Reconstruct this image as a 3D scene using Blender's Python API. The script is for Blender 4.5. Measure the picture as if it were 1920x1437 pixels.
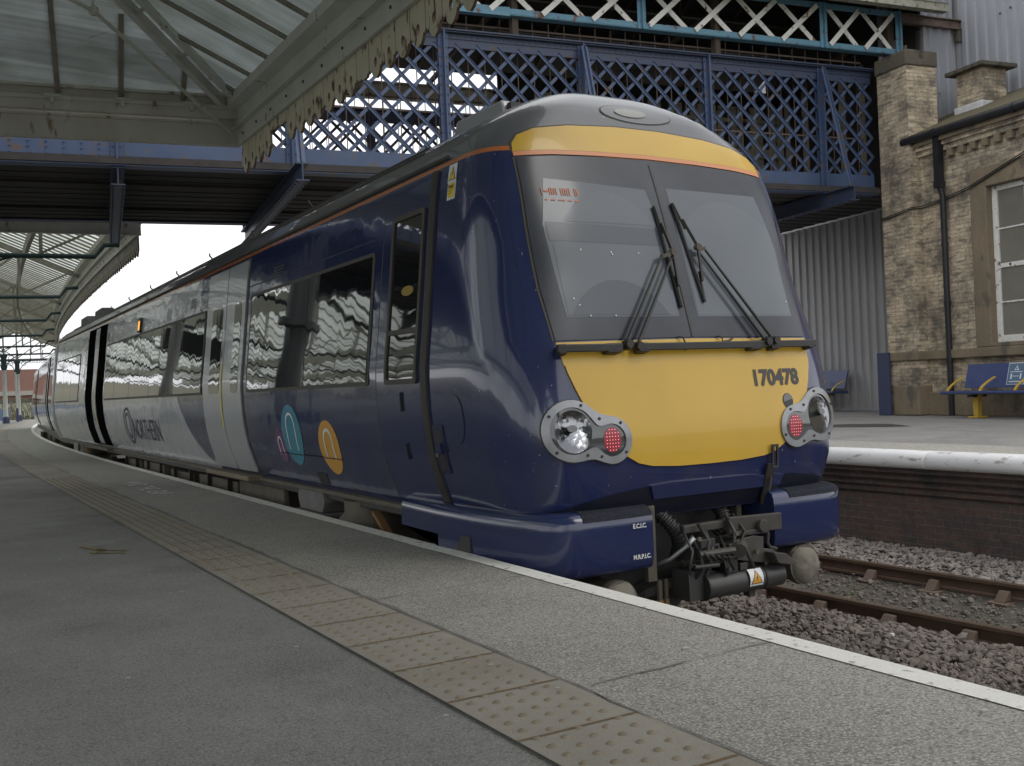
import bpy, bmesh, math, random
import numpy as np
from mathutils import Vector, Matrix
for o in list(bpy.data.objects): bpy.data.objects.remove(o)
SC = bpy.context.scene
COL = SC.collection
R = math.radians
rnd = random.Random(7)
HC = 1.945                      # eye above rail head

# ---------------------------------------------------------------- camera
cam_d = bpy.data.cameras.new('camera'); cam = bpy.data.objects.new('camera', cam_d); COL.objects.link(cam)
cam_d.sensor_width = 36.0; cam_d.lens = 1912/1920*36; cam_d.clip_start = .05; cam_d.clip_end = 3000
_f = 1912.0
_v1 = Vector((-156-960, 770-718.5, _f)).normalized()
_v2 = Vector((4230-960, 585-718.5, _f)); _v2 = (_v2-_v1*_v2.dot(_v1)).normalized()
_dn = _v1.cross(_v2)
if _dn.y < 0: _dn = -_dn
# rows: world X, Y, Z expressed in (right, down, forward) camera axes
RW = Matrix((_v2, _v1, -_dn))
cx = RW @ Vector((1,0,0)); cy = RW @ Vector((0,-1,0)); cz = RW @ Vector((0,0,-1))
cam.matrix_world = Matrix(((cx.x,cy.x,cz.x,0),(cx.y,cy.y,cz.y,0),(cx.z,cy.z,cz.z,HC),(0,0,0,1)))
SC.camera = cam
SC.render.resolution_x = 1024; SC.render.resolution_y = 766
# ---------------------------------------------------------------- world, sun, exposure
W = bpy.data.worlds.new('World'); SC.world = W; W.use_nodes = True
nt = W.node_tree; nt.nodes.clear()
_o = nt.nodes.new('ShaderNodeOutputWorld'); _b = nt.nodes.new('ShaderNodeBackground')
sky = nt.nodes.new('ShaderNodeTexSky'); sky.sky_type = 'NISHITA'; sky.sun_disc = False
SUN_EL, SUN_AZ = 48, 150
sky.sun_elevation = R(SUN_EL); sky.sun_rotation = R(SUN_AZ); sky.air_density = 2.0; sky.dust_density = 6.0
_sc = nt.nodes.new('ShaderNodeVectorMath'); _sc.operation = 'SCALE'; _sc.inputs['Scale'].default_value = 1.0
tc = nt.nodes.new('ShaderNodeTexCoord'); mp = nt.nodes.new('ShaderNodeMapping'); mp.inputs['Scale'].default_value = (1,1,2.6)
ns = nt.nodes.new('ShaderNodeTexNoise'); ns.inputs['Scale'].default_value = 2.2; ns.inputs['Detail'].default_value = 6
rp = nt.nodes.new('ShaderNodeValToRGB'); rp.color_ramp.elements[0].position = .35; rp.color_ramp.elements[1].position = .7
rp.color_ramp.elements[0].color = (8.8,9.0,9.4,1); rp.color_ramp.elements[1].color = (14.6,14.6,14.6,1)
mx = nt.nodes.new('ShaderNodeMixRGB'); mx.inputs[0].default_value = .93
L = nt.links.new
L(tc.outputs['Generated'], mp.inputs['Vector']); L(mp.outputs[0], ns.inputs['Vector']); L(ns.outputs['Fac'], rp.inputs[0])
L(sky.outputs[0], mx.inputs[1]); L(rp.outputs[0], mx.inputs[2]); L(mx.outputs[0], _b.inputs['Color'])
_b.inputs['Strength'].default_value = .115
L(_b.outputs[0], _o.inputs['Surface'])
sd = bpy.data.lights.new('sun','SUN'); sun = bpy.data.objects.new('sun', sd); COL.objects.link(sun)
sd.energy = .5; sd.angle = R(25); sd.color = (1,.97,.93)
_az = R(SUN_AZ); _el = R(SUN_EL)
_dir = Vector((math.sin(_az)*math.cos(_el), math.cos(_az)*math.cos(_el), math.sin(_el)))
sun.rotation_euler = _dir.to_track_quat('Z','Y').to_euler()
VS = SC.view_settings; VS.view_transform = 'Standard'; VS.look = 'None'; VS.gamma = 1; VS.exposure = 0.12
SC.cycles.max_bounces = 8; SC.cycles.transparent_max_bounces = 12

# ---------------------------------------------------------------- materials
def mat(name, c, rough=.6, metal=0.0, c2=None, nscale=6.0, namt=.5, fine=0.0, fscale=120.0, bump=0.0, bscale=80.0,
        spec=.5, coat=0.0, emit=None, estr=1.0, rust=0.0, rscale=3.0, rcol=(.11,.045,.02), stretch=None, wave=None, detail=5):
    m = bpy.data.materials.new(name); m.use_nodes = True
    t = m.node_tree; N = t.nodes; l = t.links.new
    p = N['Principled BSDF']
    p.inputs['Roughness'].default_value = rough; p.inputs['Metallic'].default_value = metal
    p.inputs['Specular IOR Level'].default_value = spec
    if coat: p.inputs['Coat Weight'].default_value = coat; p.inputs['Coat Roughness'].default_value = .03
    g = N.new('ShaderNodeNewGeometry'); v = g.outputs['Position']
    if stretch:
        s = N.new('ShaderNodeMapping'); s.inputs['Scale'].default_value = stretch; l(v, s.inputs['Vector']); v = s.outputs[0]
    def noise(sc, d=5):
        n = N.new('ShaderNodeTexNoise'); n.inputs['Scale'].default_value = sc; n.inputs['Detail'].default_value = d
        l(v, n.inputs['Vector']); return n.outputs['Fac']
    def ramp(s, a, b):
        r = N.new('ShaderNodeMapRange'); r.inputs['From Min'].default_value = a; r.inputs['From Max'].default_value = b
        l(s, r.inputs['Value']); return r.outputs[0]
    def mix(f, a, b, mode='MIX'):
        x = N.new('ShaderNodeMixRGB'); x.blend_type = mode
        if isinstance(f, float): x.inputs[0].default_value = f
        else: l(f, x.inputs[0])
        for i, q in ((1,a),(2,b)):
            if isinstance(q, tuple): x.inputs[i].default_value = (*q[:3],1)
            else: l(q, x.inputs[i])
        return x.outputs[0]
    col = tuple(c)
    if c2: col = mix(ramp(noise(nscale, detail), .5-namt*.5, .5+namt*.5), tuple(c), tuple(c2))
    if fine:
        fn = ramp(noise(fscale, 2), .3, .7)
        col = mix(fine, col, mix(fn, (0,0,0), (1,1,1)), 'OVERLAY') if c2 else mix(fine, tuple(c), mix(fn, (0,0,0), (1,1,1)), 'OVERLAY')
    if rust:
        f = ramp(noise(rscale, 8), .62-rust*.12, .70-rust*.1)
        col = mix(f, col, rcol)
    if isinstance(col, tuple): p.inputs['Base Color'].default_value = (*col,1)
    else: l(col, p.inputs['Base Color'])
    if bump:
        b = N.new('ShaderNodeBump'); b.inputs['Strength'].default_value = bump; b.inputs['Distance'].default_value = .01
        l(noise(bscale, 3), b.inputs['Height']); l(b.outputs[0], p.inputs['Normal'])
    if wave:                                   # rolled / toughened sheet: normals wobble, reflections zigzag
        ky, kz, ay, az = wave
        def nn(off, sy, sz):
            q = N.new('ShaderNodeMapping'); q.inputs['Scale'].default_value = (.2,sy,sz); q.inputs['Location'].default_value = (off,off,off); l(g.outputs['Position'], q.inputs['Vector'])
            n = N.new('ShaderNodeTexNoise'); n.inputs['Scale'].default_value = 1; n.inputs['Detail'].default_value = 1.5; l(q.outputs[0], n.inputs['Vector'])
            a = N.new('ShaderNodeMath'); a.operation = 'SUBTRACT'; a.inputs[1].default_value = .5; l(n.outputs['Fac'], a.inputs[0]); return a.outputs[0]
        cb = N.new('ShaderNodeCombineXYZ')
        for i,(amp,o_) in ((1,(ay,3.1)),(2,(az,7.7))):
            m_ = N.new('ShaderNodeMath'); m_.operation = 'MULTIPLY'; m_.inputs[1].default_value = amp; l(nn(o_,ky,kz), m_.inputs[0]); l(m_.outputs[0], cb.inputs[i])
        ad = N.new('ShaderNodeVectorMath'); ad.operation = 'ADD'; l(g.outputs['Normal'], ad.inputs[0]); l(cb.outputs[0], ad.inputs[1])
        nm_ = N.new('ShaderNodeVectorMath'); nm_.operation = 'NORMALIZE'; l(ad.outputs[0], nm_.inputs[0]); l(nm_.outputs[0], p.inputs['Normal'])
        if coat: l(nm_.outputs[0], p.inputs['Coat Normal'])
    if emit: p.inputs['Emission Color'].default_value = (*emit,1); p.inputs['Emission Strength'].default_value = estr
    return m

def brickmat(name, a, b, mortar, dirt, dirtamt=.5, bw=.225, rh=.075, ms=.006):
    m = bpy.data.materials.new(name); m.use_nodes = True
    t = m.node_tree; N = t.nodes; l = t.links.new; p = N['Principled BSDF']; p.inputs['Roughness'].default_value = .88
    uv = N.new('ShaderNodeUVMap'); br = N.new('ShaderNodeTexBrick')
    wob = N.new('ShaderNodeTexNoise'); wob.inputs['Scale'].default_value = 9; wm = N.new('ShaderNodeVectorMath'); wm.operation='MULTIPLY_ADD'
    g0 = N.new('ShaderNodeNewGeometry'); l(g0.outputs['Position'], wob.inputs['Vector'])
    wm.inputs[1].default_value = (.012,.012,.012); l(wob.outputs['Color'], wm.inputs[0]); l(uv.outputs[0], wm.inputs[2]); l(wm.outputs[0], br.inputs['Vector'])
    br.inputs['Scale'].default_value = 1; br.inputs['Brick Width'].default_value = bw; br.inputs['Row Height'].default_value = rh
    br.inputs['Mortar Size'].default_value = ms; br.inputs['Mortar Smooth'].default_value = .3; br.inputs['Bias'].default_value = -.1
    br.inputs['Color1'].default_value = (*a,1); br.inputs['Color2'].default_value = (*b,1); br.inputs['Mortar'].default_value = (*mortar,1)
    g = N.new('ShaderNodeNewGeometry')
    n = N.new('ShaderNodeTexNoise'); n.inputs['Scale'].default_value = 1.6; n.inputs['Detail'].default_value = 9; n.inputs['Roughness'].default_value = .72; l(g.outputs['Position'], n.inputs['Vector'])
    r = N.new('ShaderNodeMapRange'); r.inputs['From Min'].default_value = .62-.2*dirtamt; r.inputs['From Max'].default_value = .72-.1*dirtamt; l(n.outputs['Fac'], r.inputs['Value'])
    r.inputs['To Max'].default_value = .85
    x = N.new('ShaderNodeMixRGB'); x.inputs[2].default_value = (*dirt,1); l(r.outputs[0], x.inputs[0]); l(br.outputs['Color'], x.inputs[1])
    n2 = N.new('ShaderNodeTexNoise'); n2.inputs['Scale'].default_value = 25; n2.inputs['Detail'].default_value = 4; l(g.outputs['Position'], n2.inputs['Vector'])
    y = N.new('ShaderNodeMixRGB'); y.blend_type = 'OVERLAY'; y.inputs[0].default_value = .45; l(x.outputs[0], y.inputs[1]); l(n2.outputs['Fac'], y.inputs[2])
    l(y.outputs[0], p.inputs['Base Color'])
    sm = N.new('ShaderNodeMapping'); sm.inputs['Scale'].default_value = (1/bw*.9,1/rh,1); l(uv.outputs[0], sm.inputs['Vector'])
    sn = N.new('ShaderNodeTexNoise'); sn.inputs['Scale'].default_value = .8; sn.inputs['Detail'].default_value = 1.5; l(sm.outputs[0], sn.inputs['Vector'])
    sr = N.new('ShaderNodeMapRange'); sr.inputs['From Min'].default_value = .56; sr.inputs['From Max'].default_value = .62; sr.inputs['To Max'].default_value = .62; l(sn.outputs['Fac'], sr.inputs['Value'])
    z_ = N.new('ShaderNodeMixRGB'); z_.inputs[2].default_value = (*[q*1.5 for q in dirt],1); l(sr.outputs[0], z_.inputs[0]); l(y.outputs[0], z_.inputs[1]); l(z_.outputs[0], p.inputs['Base Color'])
    bp = N.new('ShaderNodeBump'); bp.inputs['Strength'].default_value = .6; bp.inputs['Distance'].default_value = .01; l(br.outputs['Fac'], bp.inputs['Height']); bp.invert = True
    l(bp.outputs[0], p.inputs['Normal'])
    return m

def glassroof(name, trans, tint, dirt):
    m = bpy.data.materials.new(name); m.use_nodes = True
    t = m.node_tree; N = t.nodes; l = t.links.new; N.clear()
    o = N.new('ShaderNodeOutputMaterial'); tr = N.new('ShaderNodeBsdfTranslucent'); df = N.new('ShaderNodeBsdfDiffuse'); ms = N.new('ShaderNodeMixShader')
    g = N.new('ShaderNodeNewGeometry'); n = N.new('ShaderNodeTexNoise'); n.inputs['Scale'].default_value = 1.1; n.inputs['Detail'].default_value = 8
    mp = N.new('ShaderNodeMapping'); mp.inputs['Scale'].default_value = (1.1,1.6,1.0) if trans < .7 else (1.4,3.0,.5); l(g.outputs['Position'], mp.inputs[0]); l(mp.outputs[0], n.inputs['Vector'])
    r = N.new('ShaderNodeValToRGB'); r.color_ramp.elements[0].position = .3; r.color_ramp.elements[1].position = .72
    r.color_ramp.elements[0].color = (*dirt,1); r.color_ramp.elements[1].color = (*tint,1); l(n.outputs['Fac'], r.inputs[0])
    sx = N.new('ShaderNodeSeparateXYZ'); l(g.outputs['Position'], sx.inputs[0])
    fl = N.new('ShaderNodeMath'); fl.operation = 'MULTIPLY_ADD'; fl.inputs[1].default_value = 1.351; fl.inputs[2].default_value = .5; l(sx.outputs['Y'], fl.inputs[0])
    f2 = N.new('ShaderNodeMath'); f2.operation = 'FLOOR'; l(fl.outputs[0], f2.inputs[0])
    wn = N.new('ShaderNodeTexWhiteNoise'); wn.noise_dimensions = '1D'; l(f2.outputs[0], wn.inputs['W'])
    wr = N.new('ShaderNodeMapRange'); wr.inputs['To Min'].default_value = .78; wr.inputs['To Max'].default_value = 1.12; l(wn.outputs['Value'], wr.inputs['Value'])
    st = N.new('ShaderNodeMapping'); st.inputs['Scale'].default_value = (.6,16,.6); l(g.outputs['Position'], st.inputs[0])
    sn = N.new('ShaderNodeTexNoise'); sn.inputs['Scale'].default_value = 1; sn.inputs['Detail'].default_value = 4; l(st.outputs[0], sn.inputs['Vector'])
    sr = N.new('ShaderNodeMapRange'); sr.inputs['From Min'].default_value = .3; sr.inputs['From Max'].default_value = .7; sr.inputs['To Min'].default_value = .80; sr.inputs['To Max'].default_value = 1.15; l(sn.outputs['Fac'], sr.inputs['Value'])
    mm = N.new('ShaderNodeMath'); mm.operation = 'MULTIPLY'; l(wr.outputs[0], mm.inputs[0]); l(sr.outputs[0], mm.inputs[1])
    vs = N.new('ShaderNodeVectorMath'); vs.operation = 'SCALE'; l(r.outputs[0], vs.inputs[0]); l(mm.outputs[0], vs.inputs['Scale'])
    l(vs.outputs[0], tr.inputs['Color']); df.inputs['Color'].default_value = (.16,.165,.15,1)
    ms.inputs[0].default_value = trans; l(df.outputs[0], ms.inputs[1]); l(tr.outputs[0], ms.inputs[2]); l(ms.outputs[0], o.inputs['Surface'])
    return m

def spotted(name, base, base2, speck, gum=True, sp=.3, scale=150, stain=(.03,.03,.03), stainamt=.35, thr=.6):
    """asphalt and exposed-aggregate surfaces: fine stone speckle, broad stains, chewing gum and litter specks"""
    m = bpy.data.materials.new(name); m.use_nodes = True
    t = m.node_tree; N = t.nodes; l = t.links.new; p = N['Principled BSDF']; p.inputs['Roughness'].default_value = .82
    g = N.new('ShaderNodeNewGeometry'); P = g.outputs['Position']
    def nz(s, d=4, rgh=.6):
        n = N.new('ShaderNodeTexNoise'); n.inputs['Scale'].default_value = s; n.inputs['Detail'].default_value = d; n.inputs['Roughness'].default_value = rgh; l(P, n.inputs['Vector']); return n.outputs['Fac']
    def mr(s, a, b, tm=1.0):
        r = N.new('ShaderNodeMapRange'); r.inputs['From Min'].default_value = a; r.inputs['From Max'].default_value = b; r.inputs['To Max'].default_value = tm; l(s, r.inputs['Value']); return r.outputs[0]
    def mix(f, a, b):
        x = N.new('ShaderNodeMixRGB')
        l(f, x.inputs[0])
        for i, q in ((1,a),(2,b)):
            if isinstance(q, tuple): x.inputs[i].default_value = (*q,1)
            else: l(q, x.inputs[i])
        return x.outputs[0]
    c = mix(mr(nz(1.3,7,.7), .3, .7), base, base2)
    c = mix(mr(nz(.55,6,.7), .52, .72, stainamt), c, stain)
    c = mix(mr(nz(scale,2), .5, thr, sp), c, speck)
    c = mix(mr(nz(scale*.7,2), .52, thr+.05, sp*.9), c, tuple(x*.35 for x in base))
    if gum:
        v = N.new('ShaderNodeTexVoronoi'); v.inputs['Scale'].default_value = 4.3; l(P, v.inputs['Vector'])
        a = N.new('ShaderNodeMath'); a.operation = 'LESS_THAN'; a.inputs[1].default_value = .052; l(v.outputs['Distance'], a.inputs[0])
        c = mix(a.outputs[0], c, (.42,.42,.40))
        v = N.new('ShaderNodeTexVoronoi'); v.inputs['Scale'].default_value = 15.0; l(P, v.inputs['Vector'])
        a = N.new('ShaderNodeMath'); a.operation = 'LESS_THAN'; a.inputs[1].default_value = .075; l(v.outputs['Distance'], a.inputs[0])
        c = mix(a.outputs[0], c, (.40,.30,.28))
    l(c, p.inputs['Base Color'])
    b = N.new('ShaderNodeBump'); b.inputs['Strength'].default_value = .5; b.inputs['Distance'].default_value = .004; l(nz(scale,3), b.inputs['Height']); l(b.outputs[0], p.inputs['Normal'])
    return m

M = {}
M['asphalt'] = spotted('asphalt', (.185,.181,.172), (.285,.28,.268), (.46,.45,.43), sp=.45, scale=120, stain=(.085,.083,.08), stainamt=.75)
M['coping'] = spotted('aggregate_paving', (.27,.26,.235), (.34,.325,.295), (.62,.60,.54), gum=False, sp=.72, scale=115, stain=(.11,.107,.10), stainamt=.5)
M['tactile'] = spotted('tactile_concrete', (.30,.275,.235), (.37,.34,.295), (.47,.44,.39), gum=True, sp=.25, scale=210, stain=(.17,.12,.07), stainamt=.5)
M['blister'] = mat('blister', (.20,.165,.115), .8, c2=(.30,.255,.19), nscale=14)
M['tar'] = mat('tar_repair', (.15,.148,.14), .8, c2=(.22,.215,.20), nscale=9, fine=.4)
M['white_line'] = mat('white_line', (.88,.87,.82), .75, c2=(.80,.79,.74), nscale=5, fine=.3, fscale=90, rust=.18, rscale=22, rcol=(.42,.41,.37))
M['grass'] = mat('grass', (.06,.07,.03), .9, c2=(.10,.09,.05), nscale=.3)
M['earth'] = mat('earth', (.055,.048,.04), .95, c2=(.085,.075,.06), nscale=5, fine=.6, fscale=60, bump=.8, bscale=30)
M['ballast'] = mat('ballast', (.105,.090,.077), .9, c2=(.21,.18,.155), nscale=11, namt=.7, detail=0)
M['ballast_light'] = mat('ballast_light', (.19,.165,.15), .9, c2=(.31,.28,.26), nscale=11, namt=.7, detail=0)
M['rail_rust'] = mat('rail_rust', (.10,.062,.043), .7, c2=(.15,.095,.065), nscale=8)
M['rail_top'] = mat('rail_top', (.22,.17,.13), .38, .7, c2=(.15,.11,.08), nscale=3)
M['chair'] = mat('rail_chair', (.10,.07,.05), .8, c2=(.14,.10,.075), nscale=9)
M['blue_brick'] = brickmat('dark_brick', (.105,.082,.076), (.16,.095,.078), (.15,.135,.12), (.055,.052,.052), .7)
M['buff_brick'] = brickmat('buff_brick', (.62,.52,.375), (.44,.355,.25), (.30,.275,.23), (.085,.079,.07), .88)
M['stone'] = mat('sandstone', (.26,.205,.135), .85, c2=(.17,.14,.10), nscale=2.5, fine=.3, rust=.25, rscale=3, rcol=(.12,.105,.085), stretch=(1,1,.6))
M['stone_plain'] = mat('dark_sandstone', (.15,.13,.095), .88, c2=(.09,.082,.065), nscale=3, fine=.3, rust=.6, rscale=4, rcol=(.05,.048,.04))
M['white_coping'] = mat('white_coping', (.82,.82,.83), .55, c2=(.72,.72,.72), nscale=4, rust=.3, rscale=6, rcol=(.38,.37,.33), stretch=(1,.8,2.5))
M['clad'] = mat('grey_cladding', (.36,.375,.41), .5, c2=(.31,.325,.355), nscale=.8, spec=.4)
M['clad_dark'] = mat('grey_cladding_plain', (.42,.42,.43), .55, c2=(.34,.34,.345), nscale=.8, spec=.4)
M['slate'] = mat('mossy_slate', (.085,.075,.05), .9, c2=(.13,.11,.055), nscale=5, fine=.4, bump=.5, bscale=20)
M['gutter'] = mat('black_gutter', (.012,.012,.015), .45, c2=(.022,.022,.026), nscale=6)
M['lead'] = mat('lead_flashing', (.70,.70,.71), .5, c2=(.50,.51,.52), nscale=12, bump=.8, bscale=12)
M['white_paint'] = mat('white_paint', (.82,.82,.80), .5, c2=(.70,.70,.67), nscale=8, rust=.2, rscale=12)
M['dim_glass'] = mat('dusty_window_glass', (.17,.165,.14), .12, c2=(.23,.22,.19), nscale=2, spec=.6)
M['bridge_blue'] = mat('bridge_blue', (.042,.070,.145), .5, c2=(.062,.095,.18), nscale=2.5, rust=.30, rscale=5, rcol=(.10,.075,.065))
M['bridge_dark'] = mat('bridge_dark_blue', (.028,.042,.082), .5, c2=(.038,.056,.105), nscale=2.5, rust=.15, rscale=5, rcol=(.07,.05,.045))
M['bridge_light'] = mat('bridge_light_blue', (.16,.33,.43), .55, c2=(.12,.27,.38), nscale=3, rust=.3, rscale=6, rcol=(.16,.08,.05))
M['brace_white'] = mat('brace_white', (.85,.85,.80), .55, c2=(.75,.75,.70), nscale=5, rust=.25, rscale=9, rcol=(.22,.11,.05))
M['teal'] = mat('dark_teal_paint', (.02,.05,.055), .5, c2=(.03,.06,.06), nscale=3)
M['deck_dark'] = mat('deck_timber', (.034,.032,.033), .85, c2=(.060,.052,.047), nscale=3, stretch=(1,12,1))
M['beige'] = mat('cream_board', (.60,.56,.45), .65, c2=(.48,.44,.35), nscale=2, rust=.3, rscale=6)
M['cream_steel'] = mat('cream_steel', (.60,.61,.56), .55, c2=(.50,.51,.46), nscale=3, rust=-.15, rscale=9, rcol=(.20,.12,.07), stretch=(1,1,.45))
M['cream_rust'] = mat('cream_rusty', (.58,.58,.52), .6, c2=(.46,.45,.38), nscale=3, rust=.05, rscale=8, rcol=(.24,.15,.085), stretch=(1,1,.35))
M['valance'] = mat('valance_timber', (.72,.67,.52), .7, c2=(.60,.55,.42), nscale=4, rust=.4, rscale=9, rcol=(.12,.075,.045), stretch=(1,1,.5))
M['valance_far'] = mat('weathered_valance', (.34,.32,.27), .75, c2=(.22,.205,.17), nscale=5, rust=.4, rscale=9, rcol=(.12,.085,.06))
M['edge_dark'] = mat('rotten_timber', (.07,.045,.03), .85, c2=(.12,.08,.05), nscale=16)
M['bar_brown'] = mat('glazing_bar', (.30,.285,.23), .6, c2=(.20,.185,.15), nscale=5)
M['glass_near'] = glassroof('canopy_glass_dirty', .60, (.20,.225,.225), (.10,.115,.10))
M['glass_far'] = glassroof('canopy_glass', .85, (.72,.76,.76), (.52,.56,.48))
M['col_white'] = mat('column_cream', (.50,.51,.49), .5, c2=(.42,.43,.41), nscale=2)
M['col_blue'] = mat('column_base_blue', (.03,.04,.10), .5)
M['bench_blue'] = mat('bench_blue', (.035,.055,.16), .45, c2=(.045,.07,.19), nscale=3)
M['bench_yellow'] = mat('bench_yellow', (.62,.42,.05), .45, c2=(.50,.33,.05), nscale=6)
M['sign_blue'] = mat('sign_blue', (.10,.17,.26), .5)
M['sign_white'] = mat('sign_white', (.72,.74,.76), .5)
# train
M['t_dark'] = mat('train_black', (.022,.022,.024), .5, c2=(.04,.038,.036), nscale=9)
M['t_under'] = mat('underframe', (.085,.075,.060), .75, c2=(.13,.115,.09), nscale=6, fine=.3)
M['t_coup'] = mat('coupler_casing', (.040,.040,.041), .42, c2=(.055,.054,.053), nscale=8)
M['t_brownmetal'] = mat('coupler_steel', (.048,.045,.041), .5, .2, c2=(.080,.074,.066), nscale=8)
M['t_rubber'] = mat('rubber_seal', (.050,.048,.042), .6, c2=(.065,.06,.05), nscale=9)
M['t_yellow'] = mat('warning_yellow', (.64,.40,.038), .34, c2=(.55,.345,.04), nscale=2.2, coat=.25, rust=-.75, rscale=42, rcol=(.22,.15,.05))
M['t_orange'] = mat('orange_stripe', (.62,.19,.06), .4, c2=(.5,.16,.06), nscale=7)
M['t_peach'] = mat('faded_orange_stripe', (.66,.27,.12), .4)
M['t_blue'] = mat('coach_blue', (.0165,.026,.090), .16, c2=(.020,.030,.088), nscale=1.2, coat=.6)
M['t_white'] = mat('coach_white', (.40,.415,.44), .2, c2=(.37,.385,.41), nscale=1.5, coat=.5, wave=(1.6,3.0,.015,.03))
M['t_frit'] = mat('windscreen_frit', (.028,.033,.044), .22, c2=(.056,.064,.080), nscale=3.0, spec=.4)
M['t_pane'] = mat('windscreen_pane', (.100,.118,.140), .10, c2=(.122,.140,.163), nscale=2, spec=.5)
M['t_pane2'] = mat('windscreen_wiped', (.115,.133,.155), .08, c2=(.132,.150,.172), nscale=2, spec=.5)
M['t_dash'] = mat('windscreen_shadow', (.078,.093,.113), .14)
M['t_glass'] = mat('coach_window', (.010,.011,.012), .02, spec=.9, coat=1.0, wave=(6.5,1.0,.008,.036))
M['t_glass_cab'] = mat('cab_window', (.012,.013,.013), .02, spec=.8, coat=.6, wave=(4.0,1.0,.006,.022))
M['t_ring'] = mat('lamp_ring', (.33,.34,.36), .35, .5, c2=(.25,.26,.28), nscale=12)
M['t_lens'] = mat('lamp_glass', (.045,.05,.055), .06, spec=.6, coat=1)
M['t_refl'] = mat('lamp_reflector', (.40,.41,.43), .22, 1.0)
M['t_bowl'] = mat('lamp_bowl', (.12,.125,.13), .2, .6)
M['t_hole'] = mat('dark_opening', (.006,.006,.007), 1.0, spec=0.0)
M['t_red'] = mat('tail_lamp', (.20,.045,.055), .2, emit=(1,.03,.06), estr=.06)
M['t_led'] = mat('led', (1,.3,.35), .3, emit=(1,.22,.28), estr=1.6)
M['t_amber'] = mat('amber_lamp', (.8,.3,.02), .3, emit=(1,.42,.03), estr=1.2)
M['t_panel'] = mat('destination_orange', (.36,.14,.08), .5, emit=(1,.3,.16), estr=.12)
M['t_text'] = mat('number_black', (.045,.045,.05), .5)
M['t_navy'] = mat('lettering_navy', (.018,.02,.05), .5)
M['t_tealspot'] = mat('spot_teal', (.04,.25,.36), .25, coat=.4)
M['t_amberspot'] = mat('spot_amber', (.66,.34,.05), .25, coat=.4)
M['t_purple'] = mat('spot_purple', (.14,.05,.16), .25, coat=.4)
M['t_spot_white'] = mat('spot_white', (.68,.70,.70), .35)
M['yellow_sign'] = mat('label_yellow', (.75,.58,.05), .45)
M['label_white'] = mat('label_white', (.72,.73,.74), .45)
M['canvas'] = mat('canvas_cover', (.22,.205,.17), .9, c2=(.15,.14,.115), nscale=9, bump=.5, bscale=25)
M['foliage'] = mat('bare_scrub', (.13,.11,.075), .95, c2=(.085,.095,.05), nscale=.5)
M['red_brick_far'] = mat('red_brick_far', (.23,.125,.10), .85, c2=(.19,.105,.085), nscale=1.5)
M['concrete'] = mat('concrete', (.33,.31,.28), .85, c2=(.27,.26,.24), nscale=2)
M['led_board'] = mat('board_black', (.012,.012,.014), .3)
M['red_sign'] = mat('sign_red', (.35,.03,.03), .5)

def bowl_mat(name, c, k):
    """polished lamp bowl: the normal leans towards the lamp axis as in a dished reflector, broken into small facets"""
    m = bpy.data.materials.new(name); m.use_nodes = True; t = m.node_tree; N = t.nodes; l = t.links.new; p = N['Principled BSDF']
    p.inputs['Metallic'].default_value = 1; p.inputs['Roughness'].default_value = .2; p.inputs['Base Color'].default_value = (.27,.28,.30,1)
    g = N.new('ShaderNodeNewGeometry')
    vo = N.new('ShaderNodeTexVoronoi'); vo.inputs['Scale'].default_value = 42; l(g.outputs['Position'], vo.inputs['Vector'])
    a = N.new('ShaderNodeVectorMath'); a.operation = 'SUBTRACT'; a.inputs[0].default_value = c; l(g.outputs['Position'], a.inputs[1])
    s_ = N.new('ShaderNodeVectorMath'); s_.operation = 'SCALE'; s_.inputs['Scale'].default_value = k; l(a.outputs[0], s_.inputs[0])
    f = N.new('ShaderNodeVectorMath'); f.operation = 'MULTIPLY_ADD'; f.inputs[1].default_value = (.22,.22,.22); l(vo.outputs['Color'], f.inputs[0]); l(s_.outputs[0], f.inputs[2])
    b = N.new('ShaderNodeVectorMath'); b.operation = 'ADD'; l(f.outputs[0], b.inputs[0]); l(g.outputs['Normal'], b.inputs[1])
    n = N.new('ShaderNodeVectorMath'); n.operation = 'NORMALIZE'; l(b.outputs[0], n.inputs[0]); l(n.outputs[0], p.inputs['Normal'])
    return m
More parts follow.
